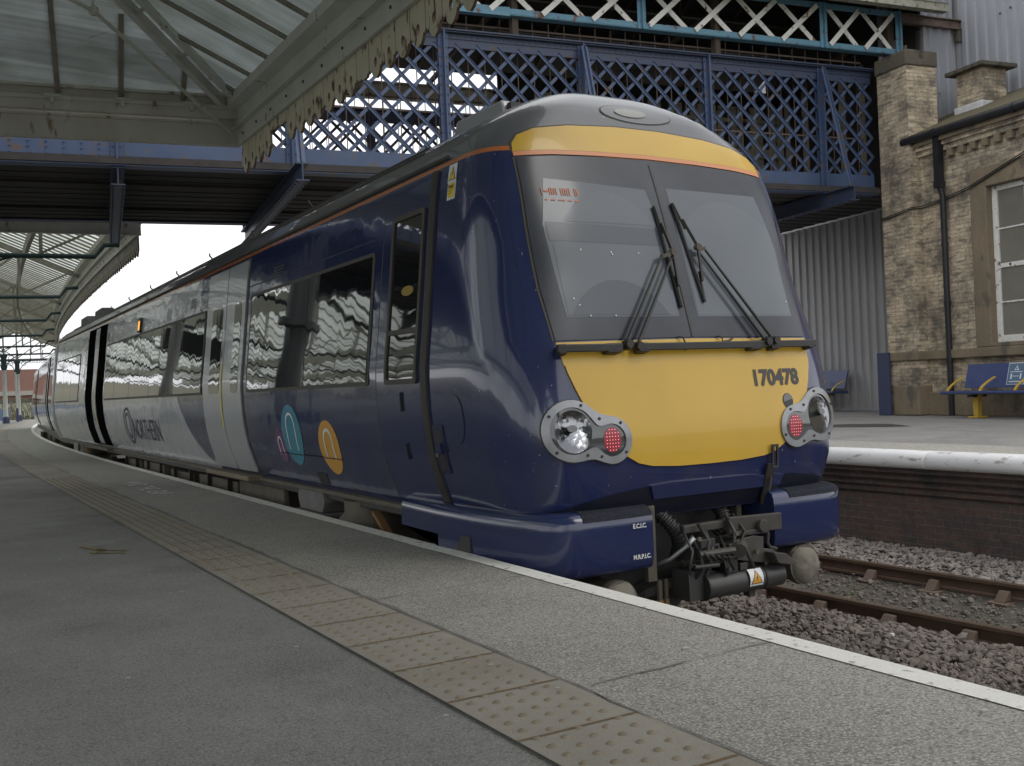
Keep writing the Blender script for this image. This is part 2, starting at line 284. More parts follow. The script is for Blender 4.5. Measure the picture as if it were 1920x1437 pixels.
def coach_body_mat(name, front):
    """livery: blue cab end that sweeps in a curve into off-white, grey roof, orange line at the cantrail (object coords: y = distance along coach)"""
    m = bpy.data.materials.new(name); m.use_nodes = True
    t = m.node_tree; N = t.nodes; l = t.links.new; p = N['Principled BSDF']
    tc = N.new('ShaderNodeTexCoord'); sx = N.new('ShaderNodeSeparateXYZ'); l(tc.outputs['Object'], sx.inputs[0])
    def mth(op, a, b=0.0, clamp=False):
        n = N.new('ShaderNodeMath'); n.operation = op; n.use_clamp = clamp
        for i, q in ((0,a),(1,b)):
            if isinstance(q,(int,float)): n.inputs[i].default_value = q
            else: l(q, n.inputs[i])
        return n.outputs[0]
    def mix(f, a, b):
        x = N.new('ShaderNodeMixRGB'); l(f, x.inputs[0])
        for i, q in ((1,a),(2,b)):
            if isinstance(q, tuple): x.inputs[i].default_value = (*q,1)
            else: l(q, x.inputs[i])
        return x.outputs[0]
    Y, Z = sx.outputs['Y'], sx.outputs['Z']
    nz = N.new('ShaderNodeTexNoise'); nz.inputs['Scale'].default_value = 3; nz.inputs['Detail'].default_value = 8; l(tc.outputs['Object'], nz.inputs['Vector'])
    if front:
        h = mth('DIVIDE', mth('SUBTRACT', Z, 1.17), .77)
        h = mth('POWER', mth('MAXIMUM', h, 0.0), .6)
        yb = mth('ADD', mth('MULTIPLY', mth('MINIMUM', h, 1.02), 1.42), 11.95)
        yb = mth('SUBTRACT', yb, mth('MULTIPLY', mth('GREATER_THAN', Z, 2.9), 1.0))
        white = mth('GREATER_THAN', Y, yb)
        side = mix(white, (.0165,.026,.090), (.47,.485,.52))
    else:
        side = mix(mth('GREATER_THAN', Y, 100.0), (.47,.485,.52), (.47,.485,.52))
    # road dirt low down, patchy
    r = N.new('ShaderNodeMapRange'); r.inputs['From Min'].default_value = .5; r.inputs['From Max'].default_value = .75; r.inputs['To Max'].default_value = .45; l(nz.outputs['Fac'], r.inputs['Value'])
    roofc = mix(r.outputs[0], (.085,.09,.102), (.15,.15,.157))
    c = mix(mth('GREATER_THAN', Z, 3.385), side, mix(mth('GREATER_THAN', Z, 3.416), (.50,.155,.045), roofc))
    # dried brake dust and rain marks, heavier on the lower panels
    n3 = N.new('ShaderNodeTexNoise'); n3.inputs['Scale'].default_value = 1; n3.inputs['Detail'].default_value = 7
    m3 = N.new('ShaderNodeMapping'); m3.inputs['Scale'].default_value = (5,5,1.2); l(tc.outputs['Object'], m3.inputs[0]); l(m3.outputs[0], n3.inputs['Vector'])
    r3 = N.new('ShaderNodeMapRange'); r3.inputs['From Min'].default_value = 2.4; r3.inputs['From Max'].default_value = 1.1; r3.inputs['To Max'].default_value = .32; l(Z, r3.inputs['Value'])
    r4 = N.new('ShaderNodeMapRange'); r4.inputs['From Min'].default_value = .42; r4.inputs['From Max'].default_value = .75; l(n3.outputs['Fac'], r4.inputs['Value'])
    c = mix(mth('MULTIPLY', r3.outputs[0], r4.outputs[0]), c, (.085,.075,.065))
    n4 = N.new('ShaderNodeTexNoise'); n4.inputs['Scale'].default_value = 34; n4.inputs['Detail'].default_value = 3; l(tc.outputs['Object'], n4.inputs['Vector'])
    c = mix(mth('MULTIPLY', mth('GREATER_THAN', n4.outputs['Fac'], .735), .5), c, (.40,.40,.40))
    l(c, p.inputs['Base Color'])
    rg = mth('ADD', mth('MULTIPLY', mth('GREATER_THAN', Z, 3.42), .22), .15)
    l(rg, p.inputs['Roughness']); p.inputs['Coat Weight'].default_value = .6; p.inputs['Coat Roughness'].default_value = .035
    b = N.new('ShaderNodeBump'); b.inputs['Strength'].default_value = 1; b.inputs['Distance'].default_value = .012
    mp = N.new('ShaderNodeMapping'); mp.inputs['Scale'].default_value = (.6,1.6,2.4); l(tc.outputs['Object'], mp.inputs[0])
    n2 = N.new('ShaderNodeTexNoise'); n2.inputs['Scale'].default_value = 1; n2.inputs['Detail'].default_value = 2; l(mp.outputs[0], n2.inputs['Vector'])
    l(n2.outputs['Fac'], b.inputs['Height'])
    far = N.new('ShaderNodeMath'); far.operation = 'GREATER_THAN'; far.inputs[1].default_value = 6.1 if front else -1.0; l(Y, far.inputs[0]); l(far.outputs[0], b.inputs['Strength'])
    l(b.outputs[0], p.inputs['Normal']); l(b.outputs[0], p.inputs['Coat Normal'])
    return m
M['body1'] = coach_body_mat('coach_livery', True)
M['body2'] = coach_body_mat('coach_livery_white', False)

# ---------------------------------------------------------------- geometry helpers
WL = {}                                    # world location of each root / own-origin object
def link(o, parent=None):
    COL.objects.link(o)
    if parent is not None: o.parent = parent
    return o
def thing(name, label, cat, loc=(0,0,0), group=None, kind=None):
    o = bpy.data.objects.new(name, None); COL.objects.link(o); o.location = loc; o.empty_display_size = .2
    WL[o.name] = Vector(loc); o['label'] = label; o['category'] = cat
    if group: o['group'] = group
    if kind: o['kind'] = kind
    return o
def tag(o, label=None, cat=None, group=None, kind=None):
    if label: o['label'] = label
    if cat: o['category'] = cat
    if group: o['group'] = group
    if kind: o['kind'] = kind
    return o
class MB:
    def __init__(s): s.v = []; s.f = []; s.m = []; s.cur = 0
    def add(s, vs, fs):
        b = len(s.v); s.v += [tuple(v) for v in vs]; s.f += [tuple(i+b for i in f) for f in fs]; s.m += [s.cur]*len(fs); return s
    def box(s, x0,x1,y0,y1,z0,z1, fr=None):
        vs = [(x,y,z) for z in (z0,z1) for y in (y0,y1) for x in (x0,x1)]
        if fr: vs = [fr(*v) for v in vs]
        return s.add(vs, [(0,2,3,1),(4,5,7,6),(0,1,5,4),(2,6,7,3),(0,4,6,2),(1,3,7,5)])
    def bar(s, a, b, w, h, up=(0,0,1)):
        a = Vector(a); b = Vector(b); d = (b-a).normalized(); u = Vector(up)
        x = d.cross(u)
        if x.length < 1e-4: x = d.cross(Vector((1,0,0)))
        x.normalize(); y = x.cross(d).normalized()
        vs = [p + x*(i*w/2) + y*(j*h/2) for p in (a,b) for i,j in ((-1,-1),(1,-1),(1,1),(-1,1))]
        return s.add(vs, [(0,1,2,3),(7,6,5,4),(0,4,5,1),(1,5,6,2),(2,6,7,3),(3,7,4,0)])
    def sweep(s, pts, w, h, up=(0,0,1)):
        pts = [Vector(p) for p in pts]; vs = []
        for i, p in enumerate(pts):
            d = (pts[min(i+1,len(pts)-1)]-pts[max(i-1,0)]).normalized(); x = d.cross(Vector(up)).normalized(); y = x.cross(d)
            vs += [p+x*(a*w/2)+y*(b*h/2) for a,b in ((-1,-1),(1,-1),(1,1),(-1,1))]
        n = len(pts); fs = [(i*4+k, i*4+(k+1)%4, (i+1)*4+(k+1)%4, (i+1)*4+k) for i in range(n-1) for k in range(4)]
        return s.add(vs, fs+[(3,2,1,0),(4*n-4,4*n-3,4*n-2,4*n-1)])
    def tube(s, pts, r, n=8, caps=True):
        pts = [Vector(p) for p in pts]; rs = r if isinstance(r,(list,tuple)) else [r]*len(pts)
        rings = []; pv = None
        for i, p in enumerate(pts):
            d = (pts[min(i+1,len(pts)-1)]-pts[max(i-1,0)]).normalized()
            if pv is None:
                x = d.cross(Vector((0,0,1)))
                if x.length < 1e-3: x = d.cross(Vector((0,1,0)))
            else: x = pv - d*pv.dot(d)
            x.normalize(); pv = x; y = d.cross(x)
            rings.append([p + (x*math.cos(2*math.pi*k/n)+y*math.sin(2*math.pi*k/n))*rs[i] for k in range(n)])
        vs = [q for g in rings for q in g]; fs = []
        for i in range(len(pts)-1):
            for k in range(n): fs.append((i*n+k, i*n+(k+1)%n, (i+1)*n+(k+1)%n, (i+1)*n+k))
        if caps: fs.append(tuple(reversed(range(n)))); fs.append(tuple((len(pts)-1)*n+k for k in range(n)))
        return s.add(vs, fs)
    def prism(s, poly, ax, a, b, fr=None):
        """poly: list of 2-D points; ax: axis name of extrusion ('x','y','z')"""
        def P(p, t):
            q = {'x':(t,p[0],p[1]), 'y':(p[0],t,p[1]), 'z':(p[0],p[1],t)}[ax]
            return fr(*q) if fr else q
        n = len(poly); vs = [P(p,a) for p in poly] + [P(p,b) for p in poly]
        fs = [tuple(reversed(range(n))), tuple(range(n,2*n))] + [(i,(i+1)%n,(i+1)%n+n,i+n) for i in range(n)]
        return s.add(vs, fs)
    def grid(s, pts):
        h = len(pts); w = len(pts[0])
        return s.add([p for r in pts for p in r], [(i*w+j, i*w+j+1, (i+1)*w+j+1, (i+1)*w+j) for i in range(h-1) for j in range(w-1)])
    def lathe(s, prof, c, n=16, axis='z'):
        vs = []; 
        for (r,h) in prof:
            for k in range(n):
                a = 2*math.pi*k/n; q = (r*math.cos(a), r*math.sin(a), h)
                if axis == 'y': q = (q[0], q[2], q[1])
                if axis == 'x': q = (q[2], q[0], q[1])
                vs.append((q[0]+c[0], q[1]+c[1], q[2]+c[2]))
        fs = [(i*n+k, i*n+(k+1)%n, (i+1)*n+(k+1)%n, (i+1)*n+k) for i in range(len(prof)-1) for k in range(n)]
        fs += [tuple(reversed(range(n))), tuple((len(prof)-1)*n+k for k in range(n))]
        return s.add(vs, fs)
    def build(s, name, m, parent=None, origin=None, smooth=False, uv=None, bevel=0, label=None, fixn=True):
        """verts are world coordinates (or origin-relative when origin is given as a frame offset)"""
        if not isinstance(m, (list,tuple)): m = [m]
        o0 = Vector(origin) if origin is not None else (WL[parent.name] if parent is not None and parent.name in WL else Vector((0,0,0)))
        me = bpy.data.meshes.new(name)
        me.from_pydata([tuple(Vector(v)-o0) for v in s.v], [], s.f)
        for x in m: me.materials.append(x if not isinstance(x,str) else M[x])
        if len(m) > 1: me.polygons.foreach_set('material_index', s.m)
        me.update()
        if fixn:
            bm = bmesh.new(); bm.from_mesh(me); bmesh.ops.recalc_face_normals(bm, faces=bm.faces); bm.to_mesh(me); bm.free()
        if uv is not None:
            ca, sa = math.cos(uv), math.sin(uv); ul = me.uv_layers.new(name='UVMap')
            for p in me.polygons:
                n = p.normal; nu = n.x*ca - n.y*sa; ns_ = n.x*sa + n.y*ca
                for li in p.loop_indices:
                    w = me.vertices[me.loops[li].vertex_index].co + o0
                    u_ = w.x*ca - w.y*sa; s_ = w.x*sa + w.y*ca
                    if abs(n.z) > .8: q = (u_, s_)
                    elif abs(nu) > abs(ns_): q = (s_, w.z)
                    else: q = (u_, w.z)
                    ul.data[li].uv = q
        if smooth:
            me.polygons.foreach_set('use_smooth', [True]*len(me.polygons))
            if smooth is not True: me.set_sharp_from_angle(angle=R(smooth))
        o = bpy.data.objects.new(name, me); link(o, parent)
        pw = WL.get(parent.name, Vector((0,0,0))) if parent is not None else Vector((0,0,0))
        o.location = o0 - pw; WL[o.name] = o0
        if bevel:
            b = o.modifiers.new('bevel','BEVEL'); b.width = bevel; b.segments = 2; b.limit_method = 'ANGLE'; b.angle_limit = R(40)
        if label: o['label'] = label
        return o
def copy_tree(o, parent=None, loc=None):
    c = o.copy(); COL.objects.link(c); c.parent = parent
    if loc is not None: c.location = loc
    for ch in list(o.children): copy_tree(ch, c)
    return c

# building / bridge frame: u across the tracks (away from us), s along the platform (away from the camera)
AB = R(8.5); E1 = (math.cos(AB), -math.sin(AB)); E2 = (math.sin(AB), math.cos(AB)); P0 = (16.65, 12.98)
def US(u, s, z): return (P0[0]+E1[0]*u+E2[0]*s, P0[1]+E1[1]*u+E2[1]*s, z)
def edgeX(y): return 2.92 + .00135*max(0.0, y-16)**2
def curveY(n0, n1, step): 
    ys = []; y = n0
    while y < n1: ys.append(y); y += step if y < 60 else step*2
    ys.append(n1); return ys
# ================================================================= TRAIN
XC = 4.21
def lerp_tab(tab, z):
    if z <= tab[0][0]: return tab[0][1]
    for (a,b),(c,d) in zip(tab, tab[1:]):
        if z <= c:
            return b + (d-b)*(z-a)/(c-a)
    return tab[-1][1]
def smooth_tab(tab):
    xs = [t[0] for t in tab]; ys = [t[1] for t in tab]
    n = len(xs); m = [0]*n
    for i in range(n):
        if i == 0: m[i] = (ys[1]-ys[0])/(xs[1]-xs[0])
        elif i == n-1: m[i] = (ys[-1]-ys[-2])/(xs[-1]-xs[-2])
        else:
            d0 = (ys[i]-ys[i-1])/(xs[i]-xs[i-1]); d1 = (ys[i+1]-ys[i])/(xs[i+1]-xs[i])
            m[i] = 0 if d0*d1 <= 0 else 2*d0*d1/(d0+d1)
    def f(x):
        if x <= xs[0]: return ys[0]
        if x >= xs[-1]: return ys[-1]
        for i in range(n-1):
            if x <= xs[i+1]:
                h = xs[i+1]-xs[i]; t = (x-xs[i])/h
                return ys[i]*(2*t**3-3*t*t+1)+m[i]*h*(t**3-2*t*t+t)+ys[i+1]*(-2*t**3+3*t*t)+m[i+1]*h*(t**3-t*t)
    return f
w_of = smooth_tab([(1.12,1.165),(1.16,1.19),(1.34,1.255),(1.525,1.306),(1.85,1.342),(2.02,1.345),(2.35,1.312),(2.68,1.275),(3.1,1.229),(3.39,1.185),
                   (3.50,1.116),(3.62,1.01),(3.74,.825),(3.84,.645),(3.92,.47),(3.98,.30),(4.02,.17),(4.05,.0)])
yf_of = smooth_tab([(1.12,4.92),(1.25,4.86),(1.45,4.83),(1.6,4.83),(1.8,4.86),(2.05,4.905),(2.2,4.945),(2.59,5.06),(3.02,5.19),(3.34,5.305),(3.5,5.366),
                    (3.62,5.432),(3.74,5.49),(3.84,5.60),(3.92,5.74),(3.98,6.1),(4.05,6.9)])
y0_of = smooth_tab([(1.12,6.0),(3.4,6.05),(3.62,6.3),(3.84,6.7),(4.05,7.6)])
nx_of = smooth_tab([(1.2,8.3),(1.8,7.2),(2.6,5.8),(3.3,7.4),(3.7,7.0),(4.05,4.0)])
def nose_y(x, z):
    w = w_of(z); q = min(1.0, abs(x)/w) if w > 1e-6 else 1.0
    y0 = y0_of(z); n = nx_of(z)
    return y0 - (y0-yf_of(z))*(1-q**n)**(1.15/n)
def side_x(y, z):
    w = w_of(z); y0 = y0_of(z); n = nx_of(z)
    if y >= y0: return w
    q = min(1.0,(y0-y)/(y0-yf_of(z)))
    return w*(1-q**(n/1.15))**(1/n)
def front_pt(x, z, off=0.0):
    e = .01; p = Vector((x, nose_y(x,z), z))
    dx = Vector((x+e, nose_y(x+e,z), z)) - Vector((x-e, nose_y(x-e,z), z)); dz = Vector((x, nose_y(x,z+e), z+e)) - Vector((x, nose_y(x,z-e), z-e))
    n = dx.cross(dz).normalized()
    if n.y > 0: n = -n
    p = p + n*off
    return (p.x+XC, p.y, p.z)
def side_pt(y, z, off=0.0, sgn=-1):
    e = .01; p = Vector((side_x(y,z), y, z))
    dy = Vector((side_x(y+e,z), y+e, z)) - Vector((side_x(y-e,z), y-e, z)); dz = Vector((side_x(y,z+e), y, z+e)) - Vector((side_x(y,z-e), y, z-e))
    n = dy.cross(dz).normalized()
    if n.x < 0: n = -n
    p = p + n*off
    return (sgn*p.x, p.y, p.z)
def patch(name, polys, fn, m, parent, off=.004, step=.08, thick=0.0, origin=(XC,0,0), smooth=True, holes=None, label=None):
    """polys: list of 2-D outlines; cut on a grid and laid on the surface fn(a,b,off)"""
    bm = bmesh.new()
    for poly in polys:
        vs = [bm.verts.new((p[0],p[1],0)) for p in poly]
        if holes:
            es = [bm.edges.new((vs[i],vs[(i+1)%len(vs)])) for i in range(len(vs))]
            for h in holes:
                hv = [bm.verts.new((p[0],p[1],0)) for p in h]
                es += [bm.edges.new((hv[i],hv[(i+1)%len(hv)])) for i in range(len(hv))]
            bmesh.ops.triangle_fill(bm, use_beauty=True, edges=es)
        else: bm.faces.new(vs)
    xs = [v.co.x for v in bm.verts]; ys = [v.co.y for v in bm.verts]
    for lo, hi, ax in ((min(xs),max(xs),0),(min(ys),max(ys),1)):
        n = int((hi-lo)/step)
        for i in range(1, n+1):
            c = lo + (hi-lo)*i/(n+1); nv = Vector((1,0,0)) if ax == 0 else Vector((0,1,0)); co = Vector((c,0,0)) if ax == 0 else Vector((0,c,0))
            bmesh.ops.bisect_plane(bm, geom=bm.verts[:]+bm.edges[:]+bm.faces[:], dist=1e-6, plane_co=co, plane_no=nv)
    src = [(v.co.x, v.co.y) for v in bm.verts]
    bm.verts.index_update()
    faces = [[v.index for v in f.verts] for f in bm.faces]
    bedges = [(e.verts[0].index, e.verts[1].index) for e in bm.edges if len(e.link_faces) == 1]
    bm.free()
    mb = MB(); top = [fn(a,b,off+thick) for a,b in src]
    if thick:
        n = len(top); bot = [fn(a,b,-.002) for a,b in src]
        mb.add(top+bot, faces + [(a,b,b+n,a+n) for a,b in bedges])
    else: mb.add(top, faces)
    return mb.build(name, m, parent, origin=origin, smooth=(35 if thick else True) if smooth else False, label=label)
def rrect(x0,x1,y0,y1,r,n=5):
    o = []
    for cx_,cy_,a0 in ((x1-r,y1-r,0),(x0+r,y1-r,90),(x0+r,y0+r,180),(x1-r,y0+r,270)):
        for k in range(n+1):
            a = R(a0+90*k/n); o.append((cx_+r*math.cos(a), cy_+r*math.sin(a)))
    return o
def ring_poly(outer, inner): return outer, inner
def ellipse(cx_,cy_,rx,ry,n=28,rot=0): return [(cx_+rx*math.cos(2*math.pi*k/n), cy_+ry*math.sin(2*math.pi*k/n)) for k in range(n)]
def text_mesh(name, s, size, fn, m, parent=None, origin=(0,0,0), bold=.0, align='LEFT', sx=1.0):
    """lettering as a mesh: fn(a,b) places a point a along the line, b up"""
    cu = bpy.data.curves.new(name,'FONT'); cu.body = s; cu.size = size; cu.offset = bold; cu.align_x = align; cu.resolution_u = 3
    ob = bpy.data.objects.new(name, cu); COL.objects.link(ob)
    dg = bpy.context.evaluated_depsgraph_get(); dg.update()
    me = bpy.data.meshes.new_from_object(ob.evaluated_get(dg))
    bt = bmesh.new(); bt.from_mesh(me)
    n_ = 12; 
    for k in range(1,n_+4):
        bmesh.ops.bisect_plane(bt, geom=bt.verts[:]+bt.edges[:]+bt.faces[:], dist=1e-7, plane_co=(0,(k-4)*size/n_,0), plane_no=(0,1,0))
    bt.verts.index_update()
    mb = MB(); mb.add([fn(v.co.x*sx, v.co.y) for v in bt.verts], [tuple(v.index for v in f.verts) for f in bt.faces]); bt.free()
    bpy.data.objects.remove(ob); bpy.data.curves.remove(cu)
    return mb.build(name, m, parent, origin=origin)
O1 = (XC,0,0)
car = thing('train_carriage', 'dark blue leading carriage with yellow nose and number 170478 at the platform', 'train', (XC,17,0), group='coupled carriages of the train')
# --- body shell -------------------------------------------------------------------
def shell_rows(yend):
    zs = [1.12,1.16,1.22,1.3,1.4,1.5,1.6,1.7,1.8,1.9,2.0,2.1,2.2,2.35,2.5,2.65,2.8,2.95,3.1,3.2,3.3,3.36,3.4,3.45,3.5,3.56,3.62,3.68,3.74,3.79,3.84,3.88,3.92,3.95,3.98,4.0,4.02,4.035,4.045,4.05]
    return zs
mb = MB()
rows = []
for z in shell_rows(0):
    w = w_of(z); y0 = y0_of(z); yf = yf_of(z)
    # dense sample of the plan curve then resample by arc length
    raw = [(-w, y0)]
    for k in range(1,400):
        x = -w + w*(k/400)**2.2 if True else 0
        raw.append((x, nose_y(x, z)))
    raw.append((0, yf))
    L_ = [0]
    for a,b in zip(raw, raw[1:]): L_.append(L_[-1]+math.hypot(b[0]-a[0], b[1]-a[1]))
    K = 34; half = []
    j = 0
    for i in range(K+1):
        t = L_[-1]*i/K
        while j < len(L_)-2 and L_[j+1] < t: j += 1
        d = (L_[j+1]-L_[j]) or 1e-9; q = (t-L_[j])/d
        half.append((raw[j][0]+(raw[j+1][0]-raw[j][0])*q, raw[j][1]+(raw[j+1][1]-raw[j][1])*q))
    back = [(-w, yy) for yy in (27.45, 24, 20, 16, 12, 9)] + [(-w, max(7.7,y0+.01))]
    left = back + half
    right = [(-x, y) for x,y in reversed(left[:-1])]
    rows.append([(x+XC, y, z) for x,y in left+right])
mb.grid(rows)
nb = len(rows[0])
mb.add([r[0] for r in rows]+[r[-1] for r in rows], [tuple(range(len(rows))) + tuple(range(2*len(rows)-1, len(rows)-1, -1))])   # rear end
mb.add(rows[0], [tuple(range(nb))])                                                     # floor
body = mb.build('body', 'body1', car, origin=O1, smooth=50)
P = lambda name, polys, fn, m, par=car, **k: patch(name, polys, fn, m, par, **k)
S = lambda y,z,off=0: (lambda p: (p[0]+XC, p[1], p[2]))(side_pt(y,z,off,-1))
def srect(y0,y1,z0,z1,r=.03): return rrect(y0,y1,z0,z1,r,3)
# --- windscreen ------------------------------------------------------------------
ws_out = [(-1.0,2.19),(-.5,2.195),(0,2.20),(.5,2.195),(1.0,2.19),(1.02,2.5),(1.02,2.9),(1.0,3.332),(.75,3.357),(.4,3.374),(0,3.382),(-.4,3.374),(-.75,3.357),(-1.0,3.332),(-1.02,2.9),(-1.02,2.5)]
P('windscreen_surround', [[(x*1.018, z+(.008 if z>3 else 0)) for x,z in ws_out]], front_pt, 't_rubber', off=.002)
wind = P('windscreen', [ws_out], front_pt, 't_frit', off=.007)
P('pane', [[(-.90,2.33),(-.07,2.33),(-.07,3.02),(-.10,3.17),(-.86,3.20),(-.93,2.9)]], front_pt, 't_pane', wind, off=.0082)
P('pane', [[(.08,2.33),(.92,2.33),(.94,2.8),(.86,3.18),(.08,3.19)]], front_pt, 't_pane', wind, off=.0082)
P('dark_band', [[(-.905,2.80),(-.08,2.79),(-.08,2.90),(-.91,2.92)]], front_pt, 't_dash', wind, off=.0094)  # darker band across the left pane
def fan(cx_,cz_,r0,r1,a0,a1,n=24):
    return [(cx_+r1*math.cos(R(a0+(a1-a0)*k/n)), cz_+r1*math.sin(R(a0+(a1-a0)*k/n))) for k in range(n+1)] + [(cx_+r0*math.cos(R(a1+(a0-a1)*k/n)), cz_+r0*math.sin(R(a1+(a0-a1)*k/n))) for k in range(n+1)]
def clip_poly(poly, x0,x1,z0,z1):
    def cl(p, ax, c, keep):
        o = []
        for i in range(len(p)):
            a, b = p[i], p[(i+1)%len(p)]; ka, kb = keep(a[ax]), keep(b[ax])
            if ka: o.append(a)
            if ka != kb:
                t = (c-a[ax])/(b[ax]-a[ax]); o.append((a[0]+(b[0]-a[0])*t, a[1]+(b[1]-a[1])*t))
        return o
    p = cl(poly,0,x0,lambda v:v>=x0); p = cl(p,0,x1,lambda v:v<=x1); p = cl(p,1,z0,lambda v:v>=z0); return cl(p,1,z1,lambda v:v<=z1)
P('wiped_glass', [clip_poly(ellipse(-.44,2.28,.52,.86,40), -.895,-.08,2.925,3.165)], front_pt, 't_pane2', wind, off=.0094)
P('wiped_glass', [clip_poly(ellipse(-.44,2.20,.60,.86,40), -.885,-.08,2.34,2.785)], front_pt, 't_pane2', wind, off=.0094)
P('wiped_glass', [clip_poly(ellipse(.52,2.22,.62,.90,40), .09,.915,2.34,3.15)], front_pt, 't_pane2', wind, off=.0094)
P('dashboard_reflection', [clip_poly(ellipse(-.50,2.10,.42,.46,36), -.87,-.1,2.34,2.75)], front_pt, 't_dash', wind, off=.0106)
P('divider', [[(-.008,2.20),(.008,2.20),(.008,3.355),(-.008,3.355)]], front_pt, 't_dark', wind, off=.011)
for (x,z) in ((-.71,2.745),(-.49,2.735),(-.485,2.72),(-.28,2.735),(-.83,2.44),(-.74,2.335),(-.56,2.335),(.90,2.43),(-.80,2.40)):
    P('sticker_dot', [ellipse(x,z,.0052,.0052,8)], front_pt, 't_spot_white', wind, off=.014)
# destination blind showing through the glass: two rows of broken orange segments
for k,(x,wd,h) in enumerate([(-.895,.006,.05),(-.875,.03,.012),(-.84,.008,.045),(-.825,.008,.045),(-.81,.008,.04),(-.795,.008,.045),(-.76,.007,.05),(-.745,.007,.05),(-.73,.007,.045),(-.715,.007,.05),(-.70,.007,.05),(-.66,.008,.05),(-.645,.010,.04)]):
    MB().add([front_pt(a,b,.0115) for a,b in ((x,3.115-h/2),(x+wd,3.115-h/2),(x+wd,3.115+h/2),(x,3.115+h/2))], [(0,1,2,3)]).build('display_segment', 't_panel', wind, origin=O1)
for x,wd in ((-.88,.015),(-.84,.03),(-.79,.05),(-.72,.03),(-.67,.03)):
    MB().add([front_pt(a,b,.0115) for a,b in ((x,3.055),(x+wd,3.055),(x+wd,3.063),(x,3.063))], [(0,1,2,3)]).build('display_segment', 't_panel', wind, origin=O1)
# --- yellow panels, peach line --------------------------------------------------------
yt = [(-1.01,3.375),(-1.0,3.43),(-.95,3.49),(-.82,3.545),(-.56,3.588),(-.18,3.615),(.18,3.615),(.56,3.588),(.82,3.545),(.95,3.49),(1.0,3.43),(1.01,3.375),(.75,3.40),(.4,3.415),(0,3.423),(-.4,3.415),(-.75,3.40)]
P('yellow_panel_surround', [[(x*1.012, z+(.010 if z>3.425 else -.008)) for x,z in yt]], front_pt, 't_rubber', off=.002, step=.06)
P('yellow_panel', [yt], front_pt, 't_yellow', off=.005, step=.06)
P('orange_line', [[(-1.01,3.344),(-.75,3.369),(-.4,3.386),(0,3.394),(.4,3.386),(.75,3.369),(1.01,3.344),(1.01,3.373),(.75,3.398),(.4,3.413),(0,3.421),(-.4,3.413),(-.75,3.398),(-1.01,3.373)]], front_pt, 't_peach', off=.0062, step=.06)
P('yellow_panel', [[(-.98,2.040),(-.5,2.034),(0,2.032),(.5,2.034),(.98,2.040),(1.0,2.18),(0,2.19),(-1.0,2.18)]], front_pt, 't_yellow', off=.004)
yl = [(-.975,2.046),(-.965,2.0),(-.93,1.90),(-.886,1.80),(-.80,1.68),(-.70,1.56),(-.63,1.50),(-.55,1.455),(-.45,1.432),(-.25,1.418),(0,1.415),(.25,1.418),(.45,1.432),(.55,1.455),(.63,1.50),(.70,1.56),(.80,1.68),(.886,1.80),(.93,1.90),(.965,2.0),(.975,2.046),(.5,2.042),(0,2.040),(-.5,2.042)]
P('yellow_panel', [yl], front_pt, 't_yellow', off=.006, thick=.004)
text_mesh('number_plate', '170478', .140, lambda a,b: front_pt(.412+a, 1.878+b, .0135), 't_text', car, origin=O1, bold=.0058, sx=1.0)
P('headcode_port', [ellipse(.70,1.768,.046,.050,24)], front_pt, 't_dark', off=.0125)
P('port_glass', [[(.70+.040*math.cos(a), 1.770+.044*math.sin(a)) for a in [R(k*15+10) for k in range(13)]]], front_pt, 't_bowl', off=.0145)
# roof marker light in its oval fairing
P('marker_panel', [ellipse(.05,3.735,.30,.075,36)], front_pt, 't_rubber', off=.002, step=.05)
P('marker_panel_face', [ellipse(.05,3.735,.29,.068,36)], front_pt, mat('roof_grey_panel',(.15,.155,.165),.35,coat=.3), off=.005, step=.05)
P('marker_lamp', [ellipse(0.0,3.735,.13,.032,28)], front_pt, mat('roof_lamp_glass',(.25,.245,.22),.15,coat=.6), off=.010, step=.05)
